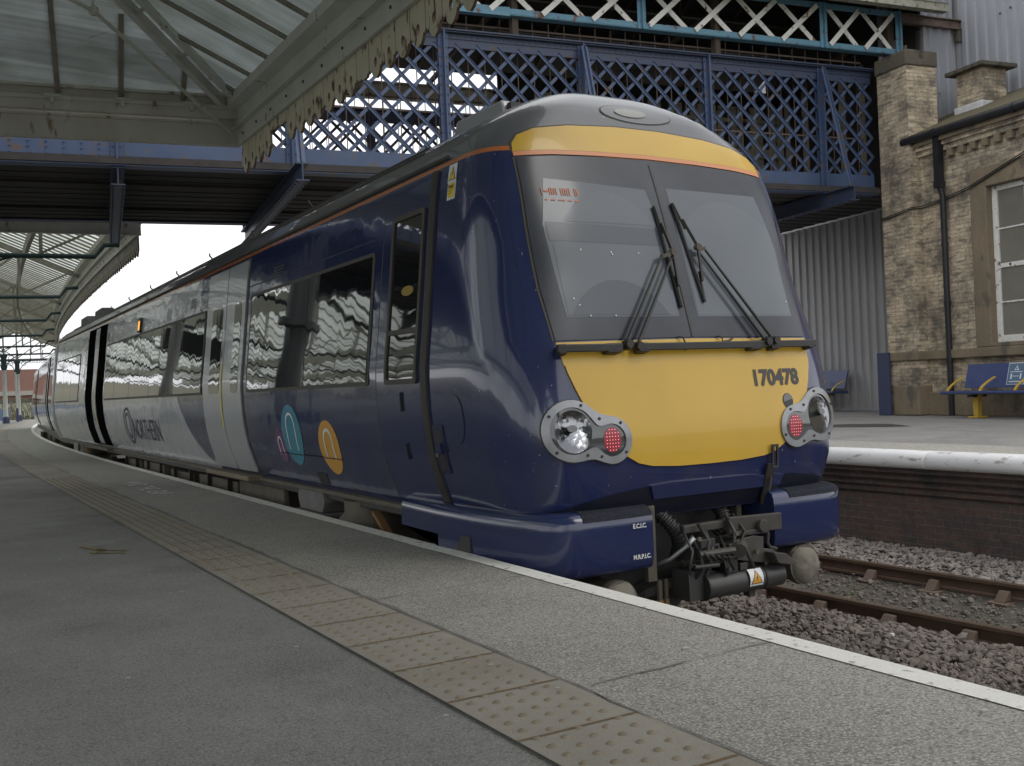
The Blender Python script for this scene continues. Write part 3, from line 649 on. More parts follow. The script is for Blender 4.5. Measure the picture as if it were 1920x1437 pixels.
# --- head and tail lamps -----------------------------------------------------------
def lamp_outline(sg, grow, n=56):
    A = (.985*sg, 1.668, .176+grow); B_ = (.737*sg, 1.602, .136+grow); o = []
    mx_, mz_ = .86*sg, 1.632
    def sd(x,z):
        a = math.hypot(x-A[0], z-A[1])-A[2]; b = math.hypot(x-B_[0], z-B_[1])-B_[2]; k = .115
        h = max(0,min(1,.5+.5*(b-a)/k)); return b*(1-h)+a*h - k*h*(1-h)
    for k in range(n):
        t = 2*math.pi*k/n; lo, hi = 0, .5
        for _ in range(24):
            md = (lo+hi)/2
            if sd(mx_+md*math.cos(t), mz_+md*math.sin(t)) < 0: lo = md
            else: hi = md
        o.append((mx_+lo*math.cos(t), mz_+lo*math.sin(t)))
    return o
for sg in (-1,1):
    hl = P('headlight', [lamp_outline(sg, .007)], front_pt, 't_dark', off=.003, step=.05)
    P('lamp_glass', [lamp_outline(sg,-.028)], front_pt, 't_lens', hl, off=.013, step=.05)
    P('ring', [lamp_outline(sg,0)], front_pt, 't_ring', hl, off=.012, thick=.010, step=.05, holes=[lamp_outline(sg,-.042)])
    # reflector bowl seen behind the glass: rings of facets round a bulb
    cxl, czl = .985*sg, 1.668
    bc = front_pt(cxl, czl, .0)
    P('reflector', [ellipse(cxl-.004*sg,czl-.004,.112,.122,32)], front_pt, bowl_mat('lamp_bowl', (bc[0]+.02, bc[1], bc[2]+.01), 5.5), hl, off=.0145, step=.03)
    P('bulb_shield', [ellipse(cxl+.01*sg,czl+.012,.030,.020,16)], front_pt, 't_bowl', hl, off=.0165, thick=.01, step=.04)
    tl = P('tail_light', [ellipse(.735*sg,1.604,.062,.072,24)], front_pt, 't_red', hl, off=.0145, step=.04)
    mbl = MB()
    for i in range(-3,4):
        for j in range(-4,5):
            x = i*.020; z = j*.0195
            if (x/.058)**2+(z/.068)**2 < 1: mbl.add([front_pt(.735*sg+x+.0032*math.cos(a), 1.604+z+.0032*math.sin(a), .0165) for a in (0,1.57,3.14,4.71)], [(0,1,2,3)])
    mbl.build('led_cluster', 't_led', hl, origin=O1)
    oo = lamp_outline(sg,-.021,56)
    for k in range(3,56,7):
        x,z = oo[k]; p = Vector(front_pt(x,z,.022))
        MB().tube([(p.x,p.y+.004,p.z),(p.x,p.y-.006,p.z)],[.010,.008],8).build('screw', 't_dark', hl)
# --- black rails under the windscreen ------------------------------------------------
def frame_bar(x0, x1, ends):
    mb = MB(); z = 2.128
    pts = [front_pt(x0+(x1-x0)*k/8, z, .055) for k in range(9)]
    mb.sweep(pts, .034, .046)
    for x,wd in ends:
        a = front_pt(x, z, 0.0); b = front_pt(x, z-.004, .066)
        mb.bar(a, b, wd, .058, (0,0,1))
    return mb.build('wiper_rail', 't_dark', car, bevel=.006)
frame_bar(-1.02,-.60,[(-.66,.10),(-.99,.05)]); frame_bar(-.47,.55,[(-.44,.07),(.46,.10)]); frame_bar(.61,1.02,[(.63,.07),(.97,.05)])
# --- wipers ------------------------------------------------------------------------
def F(x,z,o): return Vector(front_pt(x,z,o))
def wiper(top, bot, hub, p1, p2, el):
    mb = MB()
    mb.tube([F(*bot,.022),F((top[0]+bot[0])/2,(top[1]+bot[1])/2,.016),F(*top,.022)], .011, 6)
    w = MB().tube([F(*p1,.055),F(*el[0],.050)], [.012,.008], 8)
    w.tube([F(*p2,.055),F(*el[1],.050)], [.012,.008], 8)
    root = w.build('wiper', 't_dark', car)
    mb.build('blade', 't_dark', root)
    yk = MB()                                     # whippletree yoke holding the blade
    for s_ in (-1,1):
        q = ((hub[0]+(top[0]-hub[0])*.62, hub[1]+(top[1]-hub[1])*.62) if s_ > 0 else (hub[0]+(bot[0]-hub[0])*.62, hub[1]+(bot[1]-hub[1])*.62))
        e = top if s_ > 0 else bot
        c = ((e[0]+hub[0])/2, (e[1]+hub[1])/2)
        yk.bar(F(*hub,.060), F(*q,.040), .014, .018); yk.bar(F(q[0]+(e[0]-q[0])*.95,q[1]+(e[1]-q[1])*.95,.026), F(q[0]-(e[0]-q[0])*.5, q[1]-(e[1]-q[1])*.5,.026), .010, .014)
    yk.build('yoke', 't_dark', root)
    h = MB(); h.lathe([(.022,-.02),(.026,0),(.016,.022)], tuple(F(*hub,.055)), 8, 'y'); h.bar(F(*el[0],.05), F(*el[1],.055), .022, .022)
    h.build('hub', 't_under', root)
    b = MB()
    for p in (p1,p2): b.lathe([(.026,-.05),(.028,.0),(.018,.022)], tuple(F(*p,.045)), 10, 'y'); b.bar(F(*p,.05), F(p[0], p[1]-.035, .05), .04,.035)
    b.build('pivot', 't_dark', root)
wiper((-.075,3.05),(-.045,2.385),(-.045,2.73),(-.56,2.15),(-.485,2.135),[(-.135,2.70),(-.03,2.73)])
wiper((.085,3.08),(.155,2.42),(.175,2.77),(.56,2.15),(.63,2.155),[(.175,2.755),(.235,2.765)])
MB().tube([F(-.12,2.20,.01),F(-.10,2.19,.03),F(-.09,2.15,.03),F(-.095,2.11,.02)], .006, 6).build('washer_hose', 't_dark', car)
MB().tube([F(.20,2.20,.01),F(.22,2.185,.03),F(.21,2.16,.03),F(.28,2.165,.02),F(.33,2.19,.02)], .006, 6).build('washer_hose', 't_dark', car)
# --- lower lip, coupler recess and pods ---------------------------------------------------
mb = MB()
mb.box(XC-1.10, XC+1.10, 5.12, 6.5, .55, 1.13)                       # dark bay behind the coupler
mb.build('coupler_bay', 't_dark', car)
mb = MB()
lip = []
for zz, dy in ((1.30,-.004),(1.29,.012),(1.22,.05),(1.195,.06),(1.19,.20)):
    lip.append([(XC+x, nose_y(x,max(zz,1.2))+dy, zz) for x in [-.46+.092*k for k in range(11)]])
P('lower_lip', [[(-.43,1.235),(.60,1.235),(.62,1.30),(.3,1.32),(-.3,1.325),(-.46,1.315)]], front_pt, 't_blue', off=.006, thick=.012)
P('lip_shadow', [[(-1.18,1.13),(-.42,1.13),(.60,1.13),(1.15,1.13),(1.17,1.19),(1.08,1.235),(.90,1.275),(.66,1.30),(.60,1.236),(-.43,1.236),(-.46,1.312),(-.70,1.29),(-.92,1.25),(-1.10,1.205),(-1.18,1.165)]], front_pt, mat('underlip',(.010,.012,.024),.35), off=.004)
def pod(sg):
    def plan(g=0.0):
        o = [(.49,4.815),(.62,4.802),(.80,4.80),(.98,4.81),(1.06,4.825),(1.12,4.86),(1.165,4.92),(1.195,5.02),(1.225,5.20),(1.265,5.55),(1.29,6.0),(1.265,6.62)]
        return [(sg*x, y) for x,y in o]
    rows = []
    prof = [(1.205,-.18),(1.200,-.05),(1.188,-.012),(1.170,.008),(1.145,.018),(1.10,.021),(1.00,.022),(.90,.018),(.862,.010),(.838,-.006),(.826,-.034),(.822,-.14)]
    base = plan(0)
    # outward normals of the plan line
    nrm = []
    for i in range(len(base)):
        a = base[max(0,i-1)]; b = base[min(len(base)-1,i+1)]; d = Vector((b[0]-a[0], b[1]-a[1])).normalized(); n = Vector((d.y,-d.x))*(1 if sg > 0 else -1)
        nrm.append(n)
    for z, g in prof:
        r_ = []
        for i,(x,y) in enumerate(base):
            zz = z; t = max(0, (y-5.9)/.72)
            if z < 1.0: zz = z + (1.10-z)*min(1,t)**1.2
            yy = y
            r_.append((XC+x+nrm[i].x*g, yy+nrm[i].y*g, zz))
        rows.append(r_)
    mb = MB().grid(rows)
    mb.add([r[0] for r in rows], [tuple(range(len(rows)))])
    # inner side cheek
    mb.box(XC+sg*.49-.004, XC+sg*.49+.004, 4.81, 5.6, .85, 1.18)
    mb.add([(XC+sg*.49,4.85,1.199),(XC+sg*1.08,4.90,1.199),(XC+sg*1.15,5.5,1.199),(XC+sg*.49,5.5,1.199)], [(0,1,2,3)])
    mb.add([(XC+sg*.49,4.86,.824),(XC+sg*1.08,4.90,.824),(XC+sg*1.18,5.6,.824),(XC+sg*.49,5.6,.824)], [(0,1,2,3)])
    p_ = mb.build('buffer_pod', 't_blue', car, smooth=60)
    t_ = MB(); idx = [0,1,2,3] if sg < 0 else [1,2,3,4,5]
    t_.grid([[(XC+base[i][0]+nrm[i].x*(g+.004), base[i][1]+nrm[i].y*(g+.004), z+.003) for i in idx] for z,g in prof[:5]])
    t_.build('tread_pad', mat('anti_slip_pad',(.022,.024,.034),.95,c2=(.04,.043,.055),nscale=60,spec=.15,bump=.8,bscale=120), p_)
    if sg < 0:
        text_mesh('lettering', 'E.C.I.C.', .036, lambda a,b: (XC-.650+a*.9, 4.772, 1.085+b), 't_spot_white', p_, bold=.0012)
        text_mesh('lettering', 'M.R.P.I.C.', .036, lambda a,b: (XC-.655+a*.9, 4.772, .905+b), 't_spot_white', p_, bold=.0012)
    return p_
pl_ = pod(-1); pr_ = pod(1)
# square step holes in the side fairing
MB().box(2.914,2.97,5.58,5.78,.92,1.02).build('step_recess','t_dark',pl_)
# strengthening plate beside the coupler
MB().box(XC-.485,XC-.42,4.86,4.90,.74,1.19).box(XC+.36,XC+.40,5.0,5.06,.8,1.2).box(XC-.5,XC+.7,5.0,5.08,1.13,1.18).build('mounting_plate','t_under',car)
# bracket on the nose
mb = MB()
for k,(z0,z1,x,wd) in enumerate([(1.36,1.49,.505,.014),(1.36,1.49,.545,.014)]): mb.bar(F(x,z0,.03), F(x,z1,.03), wd,.012)
mb.bar(F(.498,1.49,.03), F(.552,1.49,.03), .012,.016); mb.bar(F(.498,1.36,.03), F(.552,1.36,.03), .012,.016)
mb.bar(F(.487,1.12,.035), F(.49,1.38,.03), .065,.014)
mb.build('lamp_bracket', 't_dark', car)
MB().bar(F(.487,1.22,.044), F(.488,1.30,.041), .016,.006).build('bracket_slot','t_rubber',car)
# --- coupler -------------------------------------------------------------------------
cp = MB(); X0 = XC
cp.bar((X0+.02,4.72,1.035),(X0+.42,4.68,1.030),.04,.105); cp.bar((X0-.27,4.80,1.035),(X0+.10,4.76,1.045),.05,.05)
cp.bar((X0+.04,4.70,.985),(X0+.30,4.68,.985),.05,.03)
cpl = cp.build('coupler', 't_brownmetal', car, bevel=.006)
def cpart(name, f, m='t_brownmetal', bevel=.004, smooth=False):
    mb = MB(); f(mb); return mb.build(name, m, cpl, bevel=bevel, smooth=smooth)
cpart('bolt', lambda m: (m.lathe([(.038,-.02),(.040,0),(.030,.012),(.020,.012),(.018,-.004)], (X0+.245,4.655,1.02), 12, 'y')))
cpart('head', lambda m: (m.prism([(X0-.02,.93),(X0+.05,.955),(X0+.18,.965),(X0+.26,.95),(X0+.255,.88),(X0+.34,.86),(X0+.42,.80),(X0+.43,.78),(X0+.33,.775),(X0+.20,.80),(X0+.10,.82),(X0+.0,.84)],'y',4.66,4.84),
                         m.prism([(X0+.26,.86),(X0+.36,.845),(X0+.45,.785),(X0+.43,.765),(X0+.30,.79)],'y',4.58,4.70)))
cpart('barrel', lambda m: (m.tube([(X0+.02,4.62,.895),(X0+.10,4.70,.915),(X0+.16,4.74,.925)],[.045,.05,.06],10), m.tube([(X0-.26,4.66,.90),(X0-.02,4.62,.905)],.022,8)), smooth=30, bevel=0)
cpart('hook', lambda m: m.tube([(X0+.33,4.70,1.0),(X0+.335,4.70,.95),(X0+.325,4.70,.90),(X0+.345,4.70,.87),(X0+.40,4.70,.855)],.012,6), smooth=True, bevel=0)
cpart('valve_block', lambda m: (m.box(X0-.27,X0-.06,4.70,4.86,.86,.94), m.box(X0-.24,X0-.13,4.66,4.74,.93,.985), m.box(X0-.30,X0-.02,4.68,4.72,.82,.845), m.box(X0-.05,X0+.04,4.66,4.8,.76,.86), m.tube([(X0-.30,4.66,.83),(X0-.12,4.65,.825)],.016,8)), 't_dark')
cpart('pipe_run', lambda m: [m.tube([(X0-.25+.05*k,4.68,.93),(X0-.23+.045*k,4.63,.90-.01*k),(X0-.20+.05*k,4.64,.86)],.011,6) for k in range(5)], 't_dark', 0, True)
rc = random.Random(9)
for k in range(9):
    x0 = X0-.30+.055*k; z0 = .80+rc.uniform(0,.18); cpart('cable', lambda m: m.tube([(x0,4.74,z0+.14),(x0+rc.uniform(-.03,.03),4.66,z0+.04),(x0+rc.uniform(-.05,.05),4.655,z0-.05),(x0+rc.uniform(-.06,.04),4.74,z0-.14)],rc.choice((.007,.009,.012)),6), 't_dark' if k%3 else 't_coup', 0, True)
for k in range(8):
    x0 = X0-.27+.075*k; z0 = (.995,.93,.87,.79)[k%4]; cpart('nut', lambda m: m.lathe([(.014,-.012),(.015,0),(.009,.008)],(x0,4.645+.01*(k%3),z0),6,'y'), 't_brownmetal' if k%2 else 't_under', 0)
cpart('air_pipe', lambda m: (m.tube([(X0-.42,4.95,.80),(X0-.36,4.80,.87),(X0-.29,4.74,.94),(X0-.24,4.72,.99)],[.012,.013,.014,.02],8)), 't_ring', 0, True)
cpart('electric_head', lambda m: (m.tube([(X0-.185,4.72,.690),(X0+.245,4.70,.700)],.075,20), m.tube([(X0+.25,4.70,.700),(X0+.405,4.695,.704)],.075,20), m.box(X0-.31,X0-.15,4.70,4.86,.62,.80)), 't_coup', .004, 30)
cpart('head_rim', lambda m: (m.tube([(X0-.20,4.72,.690),(X0-.185,4.72,.690)],.082,20), m.tube([(X0+.240,4.70,.700),(X0+.252,4.70,.700)],.079,20)), 't_dark', 0, 30)
cpart('support', lambda m: (m.box(X0-.05,X0+.33,4.72,4.80,.765,.80), m.box(X0+.06,X0+.12,4.66,4.70,.765,.81), m.box(X0+.18,X0+.23,4.72,4.78,.58,.64), m.bar((X0-.5,5.05,.60),(X0-.15,4.85,.75),.05,.05), m.bar((X0+.26,4.68,.78),(X0+.30,4.68,.80),.02,.02)), 't_brownmetal')
def warn_triangle(fn, parent, s, withtext=False, wsc=1.0):
    def q(pts, m, h, nm): patch(nm, [[(a*s,b*s) for a,b in pts]], lambda a,b,o: fn(a,b,o), m, parent, off=h, step=s/5, origin=(0,0,0), smooth=False)
    q([(-.5,-.5),(.5,-.5),(.5,.5),(-.5,.5)], 'label_white', .0006, 'warning_label')
    q([(-.44,-.38),(.44,-.38),(0,.40)], 't_text', .0014, 'triangle_edge'); q([(-.36,-.335),(.36,-.335),(0,.30)], 'yellow_sign' if withtext else 't_amberspot', .0022, 'triangle')
    q([(.06,.14),(-.06,-.06),(.07,-.03),(-.03,-.27),(.0,-.05),(-.03,-.03)][:3]+[(.07,-.04)], 't_text', .0030, 'flash'); q([(-.01,-.04),(.07,-.03),(-.03,-.27)], 't_text', .0031, 'flash')
def cylfn(a,b,h):
    th = b/.077+.22; return (X0+.155+a, 4.70-(.0785+h)*math.cos(th), .700+(.0785+h)*math.sin(th)+.004)
warn_triangle(cylfn, cpl, .108)
# corrugated air hoses
for (xa, za, xb, zb, ya) in ((-.33,1.13,-.19,.85,4.95),(.19,1.13,.17,.96,5.02)):
    mb = MB(); pts = []; rs = []
    for k in range(49):
        t = k/48; bx = math.sin(t*math.pi)*.03
        pts.append((X0+xa+(xb-xa)*t+bx, ya-.06*math.sin(t*math.pi), za+(zb-za)*t)); rs.append(.047 if k%4 < 2 else .037)
    mb.tube(pts, rs, 14).build('jumper_hose', 't_dark', car, smooth=25)
MB().tube([(X0-.19,4.94,.85),(X0-.15,4.92,.79),(X0-.05,4.95,.74)],.014,6).build('drain_pipe','t_under',car)
MB().tube([(X0-.40,4.87,.74),(X0-.40,4.87,.60)],.018,8).build('drain_pipe','t_under',car)
MB().tube([(X0-.35,4.87,.74),(X0-.35,4.87,.62)],.014,8).build('drain_pipe','t_under',car)
MB().tube([(X0-.40,4.87,.62),(X0-.40,4.87,.56)],.022,8).tube([(X0-.35,4.87,.62),(X0-.35,4.87,.57)],.018,8).build('pipe_cap',mat('brass_cap',(.25,.17,.08),.5),car)
MB().prism([(X0-.10,.80),(X0+.05,.70),(X0-.30,.45),(X0-.60,.40),(X0-.60,.60)],'y',4.98,5.10).build('deflector','t_dark',car)
# canvas-covered drums low in front of the wheels
for sg,zz in ((-1,.66),(1,.70)):
    xx = X0+sg*.745
    d = MB().tube([(xx,4.86,zz),(xx-.015*sg,5.35,zz)],[.118,.118],20).tube([(xx,4.80,zz),(xx,4.86,zz)],[.13,.13],20).build('guard_drum', 't_under', car, smooth=30)
    mb = MB(); prof = [(.004,-.055),(.05,-.05),(.09,-.035),(.115,-.012),(.126,.02),(.128,.045)]
    mb.lathe(prof, (0,0,0), 20, 'y')
    vs = []
    for v in mb.v:
        r_ = math.atan2(v[2],v[0]); k = 1+.06*math.sin(3*r_+sg)+.03*math.sin(7*r_)
        vs.append((xx+v[0]*k, 4.80+v[1]+.012*math.sin(5*r_)*abs(v[0])*8, zz+v[2]*k))
    mb.v = vs; mb.build('canvas_cover','canvas', d, smooth=True)
# --- side of the leading carriage --------------------------------------------------------
def seal(y, wd, z0, z1, m='t_rubber', off=.004, thick=.012, nm='door_seal'):
    P(nm, [[(y-wd/2,z0),(y+wd/2,z0),(y+wd/2,z1),(y-wd/2,z1)]], S, m, off=off, thick=thick, step=.12)
seal(6.03,.085,1.15,3.37); seal(6.045,.018,1.15,3.37,'t_dark',off=.018,thick=0,nm='seal_groove'); seal(6.01,.012,1.15,3.37,'t_dark',off=.018,thick=0,nm='seal_groove')
door = P('cab_door', [srect(6.10,6.83,1.18,3.36,.02)], S, 't_blue', off=.002, thick=.003, step=.12)
P('door_gap', [[(6.83,1.17),(6.85,1.17),(6.85,3.37),(6.83,3.37)]], S, 't_dark', off=.003, step=.12)
fw = P('window_frame', [srect(6.13,6.66,1.985,3.16,.03)], S, 't_rubber', door, off=.008, thick=.012, step=.12, holes=[srect(6.165,6.625,2.02,3.125,.025)])
P('window', [srect(6.155,6.635,2.01,3.135,.02)], S, 't_glass_cab', door, off=.009, step=.15)
P('window_rail', [[(6.155,2.325),(6.635,2.325),(6.635,2.36),(6.155,2.36)]], S, 't_rubber', door, off=.011, thick=.006)
P('seat_glimpse', [ellipse(6.36,2.62,.10,.035,14)], S, mat('cab_seat_yellow',(.28,.20,.03),.6), door, off=.0095)
P('handhold', [srect(6.395,6.41,1.80,1.93,.006)], S, 't_dark', door, off=.01, thick=.01)
P('handhold', [srect(6.395,6.41,1.47,1.58,.006)], S, 't_dark', door, off=.01, thick=.01)
hb = P('door_control', [srect(5.82,5.97,1.40,1.71,.012)], S, 't_navy', off=.004, thick=.004, step=.06)
P('handle_recess', [srect(5.845,5.925,1.60,1.675,.01)], S, 't_dark', hb, off=.0095); P('handle_recess', [srect(5.845,5.925,1.425,1.52,.01)], S, 't_dark', hb, off=.0095)
P('handle', [srect(5.845,5.925,1.53,1.60,.01)], S, 't_blue', hb, off=.01, thick=.02)
P('lock', [ellipse(5.945,1.52,.014,.016,12)], S, 't_ring', hb, off=.012, thick=.006)
cap_o = ellipse(5.62,1.75,.105,.155,30)
P('filler_flap', [cap_o], S, 't_dark', off=.001, thick=.002, step=.06); P('filler_flap_face', [ellipse(5.62,1.75,.100,.149,30)], S, 't_blue', off=.005, step=.05)
P('flap_latch', [ellipse(5.62,1.66,.012,.014,10)], S, 't_rubber', off=.007)
def stk(a,b,h):
    p = S(5.79-a, 3.30+b, .004+h); return p
warn_triangle(lambda a,b,h: S(5.785-a, 3.315+b, .003+h), car, .115, True)
MB().add([S(5.785-a, 3.315+b, .0033) for a,b in ((-.057,-.17),(.057,-.17),(.057,.06),(-.057,.06))], [(0,1,2,3)]).build('warning_label','label_white',car)
MB().add([S(5.785-a, 3.315+b, .0040) for a,b in ((-.045,-.155),(.045,-.155),(.045,-.065),(-.045,-.065))], [(0,1,2,3)]).build('warning_text_panel','yellow_sign',car)
text_mesh('lettering', 'Danger', .032, lambda a,b: S(5.827-a, 3.222+b, .0048), 't_text', car, bold=.0008, sx=.8)
text_mesh('lettering', 'Overhead\nlive wires', .018, lambda a,b: S(5.827-a, 3.20+b, .0048), 't_text', car, sx=.8)
def window_strip(par, y0, y1, divs, fn=S, org=O1, z0=1.985, z1=2.97):
    fr = patch('window', [srect(y0,y1,z0,z1,.04)], fn, 't_rubber', par, off=.004, thick=.002, step=.25, origin=org)
    cuts = [y0+.035]+list(divs)+[y1-.035]
    for a,b in zip(cuts, cuts[1:]):
        patch('pane', [srect(a+.008,b-.008,z0+.03,z1-.03,.02)], fn, 't_glass', fr, off=.0085, step=.2, origin=org)
window_strip(car, 6.98,10.20,[8.43]); window_strip(car, 12.06,19.25,[13.6,15.2,16.8,18.2])
window_strip(car, 22.6,26.6,[23.9,25.2])
P('panel_gap', [[(7.0,3.055),(12.0,3.055),(12.0,3.065),(7.0,3.065)]], S, 't_navy', off=.002, step=.3)
def vent(y):
    for k in range(4): P('vent_slot', [[(y-.14,3.055+.03*k),(y+.14,3.055+.03*k),(y+.14,3.070+.03*k),(y-.14,3.070+.03*k)]], S, 't_dark', off=.003)
vent(9.35); vent(12.75); vent(19.3)
def pdoor(par, y0, y1, opened=False, fn=S, org=O1):
    ym = y0+.73
    fr = patch('passenger_door', [srect(y0-.05,y1+.05,1.16,3.36,.02)], fn, 't_hole' if opened else 't_rubber', par, off=.002, thick=.002, step=.15, origin=org)
    if opened:
        patch('door_leaf', [srect(ym+.03,ym+.50,1.18,3.33,.03)], fn, 't_white', fr, off=.005, thick=.002, step=.15, origin=org)
        patch('door_edge', [srect(ym+.06,ym+.11,1.5,2.6,.01)], fn, 'yellow_sign', fr, off=.012, origin=org)
        return
    for a,b,wa,wb in ((y0,ym-.012,y0+.12,ym-.34),(ym+.012,y1,ym+.13,y1-.27)):
        lf = patch('door_leaf', [srect(a,b,1.17,3.34,.03)], fn, 't_white', fr, off=.010, thick=.006, step=.15, origin=org)
        patch('pane', [srect(wa,wb,1.99,2.93,.07)], fn, 't_glass', lf, off=.018, step=.15, origin=org)
    patch('warning_strip', [srect(ym+.03,ym+.075,1.62,2.32,.01)], fn, 'yellow_sign', fr, off=.019, step=.2, origin=org)
    patch('open_button', [ellipse(ym+.085,2.42,.02,.05,16)], fn, 't_dark', fr, off=.019, origin=org)
    MB().add([(lambda p:(p[0]-0,p[1],p[2]))(q) for q in []], [])
pdoor(car, 10.37, 11.95); pdoor(car, 19.44, 21.55, True)
MB().box(2.90,3.12,10.40,12.15,1.075,1.125).build('door_step', mat('worn_step',(.16,.13,.09),.7,c2=(.22,.18,.13),nscale=12), car, bevel=.01)
MB().box(2.92,3.12,19.5,21.5,1.075,1.125).build('door_step', 't_under', car, bevel=.01)
lm = P('side_lamp', [srect(16.05,16.25,2.98,3.20,.03)], S, 't_dark', off=.004, thick=.03); P('lamp_lens', [srect(16.09,16.21,3.01,3.15,.02)], S, 't_amber', lm, off=.036)
# livery spots and lettering
def spot(y, z, ry, rz, m, arch, first=True):
    sp = P('livery_spot', [ellipse(y,z,ry,rz,36)], S, m, off=.003, step=.06)
    yc, zc, wa, ha, t = arch
    o = [(yc-wa, zc-ha*.6)] + [(yc-wa*math.cos(R(a)), zc+ha*.25+wa*1.0*math.sin(R(a))) for a in range(0,181,15)] + [(yc+wa, zc-ha*.6)]
    i_ = [(yc+wa-t, zc-ha*.6)] + [(yc+(wa-t)*math.cos(R(a)), zc+ha*.25+(wa-t)*math.sin(R(a))) for a in range(0,181,15)] + [(yc-wa+t, zc-ha*.6)]
    P('letter_n', [o+i_], S, 't_spot_white', sp, off=.0055, step=.06)
spot(9.28,1.475,.155,.155,'t_purple',(9.28,1.47,.065,.13,.020))
spot(8.90,1.585,.27,.272,'t_tealspot',(8.90,1.60,.125,.25,.022))
spot(7.98,1.50,.235,.225,'t_amberspot',(7.98,1.51,.105,.18,.026))
P('panel_seam', [[(7.75,1.405),(9.4,1.405),(9.4,1.414),(7.75,1.414)]], S, 't_dark', off=.007, step=.2)
text_mesh('lettering', 'NORTHERN', .44, lambda a,b: S(16.70-a, 1.37+b, .004), 't_navy', car, sx=.86)
P('letter_ring', [ellipse(17.08,1.565,.36,.29,40)], S, 't_navy', off=.003, step=.1, holes=[ellipse(17.08,1.565,.32,.25,40)])
P('letter_ring', [ellipse(17.08,1.565,.20,.21,40)], S, 't_navy', off=.003, step=.1, holes=[ellipse(17.08,1.565,.15,.17,40)])
P('coach_end_trim', [[(26.9,1.16),(27.2,1.16),(27.2,3.4),(26.9,3.4)]], S, 't_ring', off=.004, thick=.01, step=.3)
# gutter line along the roof edge
mb = MB(); mb.tube([(XC-1.17,y,3.445) for y in (5.9,9,14,20,27)], .014, 6); mb.build('rain_gutter','t_rubber',car)
mb = MB(); 
for k in range(9): mb.tube([(XC-.55,10.2+2.1*k,3.88),(XC-.60,10.2+2.1*k,3.93),(XC-.58,10.28+2.1*k,3.97)],.012,5)
mb.build('roof_hook','t_dark',car)
mb = MB(); mb.tube([(XC-.995,y,3.632) for y in (6.6,12,20,27)],.012,6).tube([(XC-.81,y,3.752) for y in (6.9,12,20,27)],.012,6); mb.build('roof_rib','t_rubber',car)
mb = MB(); mb.prism([(6.50,3.80),(7.5,3.8),(7.3,4.10),(6.58,4.085)],'x',XC-.36,XC+.14)
rp_ = mb.build('roof_pod','t_white',car, bevel=.02); MB().box(XC-.32,XC+.10,6.50,6.56,3.86,4.055).build('intake','t_dark',rp_)
for y0 in (21.3, 23.4): MB().prism([(y0,3.6),(y0+1.6,3.6),(y0+1.5,3.86),(y0+.7,3.87)],'x',XC-.92,XC-.66).build('roof_exhaust','t_dark',car,bevel=.03)
# --- underframe, bogies ---------------------------------------------------------------
def under(par, ys, off=0.0, cxx=XC, dy=0.0):
    B = lambda n,*a, m='t_under', bv=.012: MB().box(a[0]+cxx,a[1]+cxx,a[2]+dy,a[3]+dy,a[4],a[5]).build(n, m, par, bevel=bv)
    B('solebar', -1.16,1.16, ys+6.6,ys+27.2, 1.02,1.13, m='t_dark')
    B('solebar_flange', -1.19,-1.12, ys+6.75,ys+27.2, 1.07,1.11)
    B('fuel_tank', -1.10,1.10, ys+11.6,ys+13.4, .42,.98); B('engine_raft', -1.08,1.08, ys+13.8,ys+15.2, .40,.95); B('engine_box', -1.12,1.12, ys+15.5,ys+17.0, .45,1.0)
    B('battery_box', -1.09,1.09, ys+17.4,ys+18.8, .5,.98); B('equipment_rail', -1.1,-1.04, ys+9.9,ys+11.5,.80,1.02)
    for k in range(8): MB().bar((cxx-1.13,ys+11.8+.95*k+dy,1.03),(cxx-1.12,ys+11.9+.95*k+dy,.50),.05,.05).build('hanger','t_dark',par)
    for yb in (8.0, 23.6):
        bg = MB()
        y = ys+yb+dy
        bg.prism([(y-1.75,.62),(y-1.2,.75),(y-.5,.62),(y+.5,.62),(y+1.2,.75),(y+1.75,.62),(y+1.75,.48),(y+1.1,.46),(y+.5,.40),(y-.5,.40),(y-1.1,.46),(y-1.75,.48)],'x',cxx-1.10,cxx-.96)
        bg.prism([(y-1.75,.62),(y-1.2,.75),(y-.5,.62),(y+.5,.62),(y+1.2,.75),(y+1.75,.62),(y+1.75,.48),(y+1.1,.46),(y+.5,.40),(y-.5,.40),(y-1.1,.46),(y-1.75,.48)],'x',cxx+.96,cxx+1.10)
        bg.box(cxx-1.0,cxx+1.0,y-.3,y+.3,.45,.7)
        b_ = bg.build('bogie','t_under',par, bevel=.02)
        MB().lathe([(.30,.58),(.34,.66),(.35,.72),(.35,.80),(.30,.86),(.30,.90),(.24,.96),(.24,1.06)], (cxx-.98,y-.12,0), 24).build('air_spring','t_under',b_,smooth=30)
        MB().box(cxx-1.14,cxx-.95,y+.60,y+1.02,.55,.90).prism([(y+.50,1.08),(y+1.12,1.08),(y+1.16,1.02),(y+1.10,.90),(y+.52,.90),(y+.46,1.0)],'x',cxx-1.20,cxx-.93).box(cxx-1.22,cxx-.92,y+.44,y+1.18,.86,.90).build('damper_bracket',mat('cast_grey',(.17,.17,.17),.6,c2=(.10,.095,.09),nscale=6),b_,bevel=.01)
        MB().bar((cxx-1.14,y-.55,1.0),(cxx-1.12,y-.95,.72),.06,.03).build('rusty_strap',mat('rust_brown',(.22,.12,.05),.8),b_)
        for wy in (-1.3,1.3):
            for sx_ in (-1,1):
                MB().tube([(cxx+sx_*.80,y+wy,.42),(cxx+sx_*.70,y+wy,.42)],.42,28).tube([(cxx+sx_*.86,y+wy,.42),(cxx+sx_*1.12,y+wy,.45)],[.12,.10],12).build('wheel','t_under',b_,smooth=30)
            MB().tube([(cxx-.75,y+wy,.42),(cxx+.75,y+wy,.42)],.09,12).build('axle','t_under',b_,smooth=30)
under(car, 0.0)
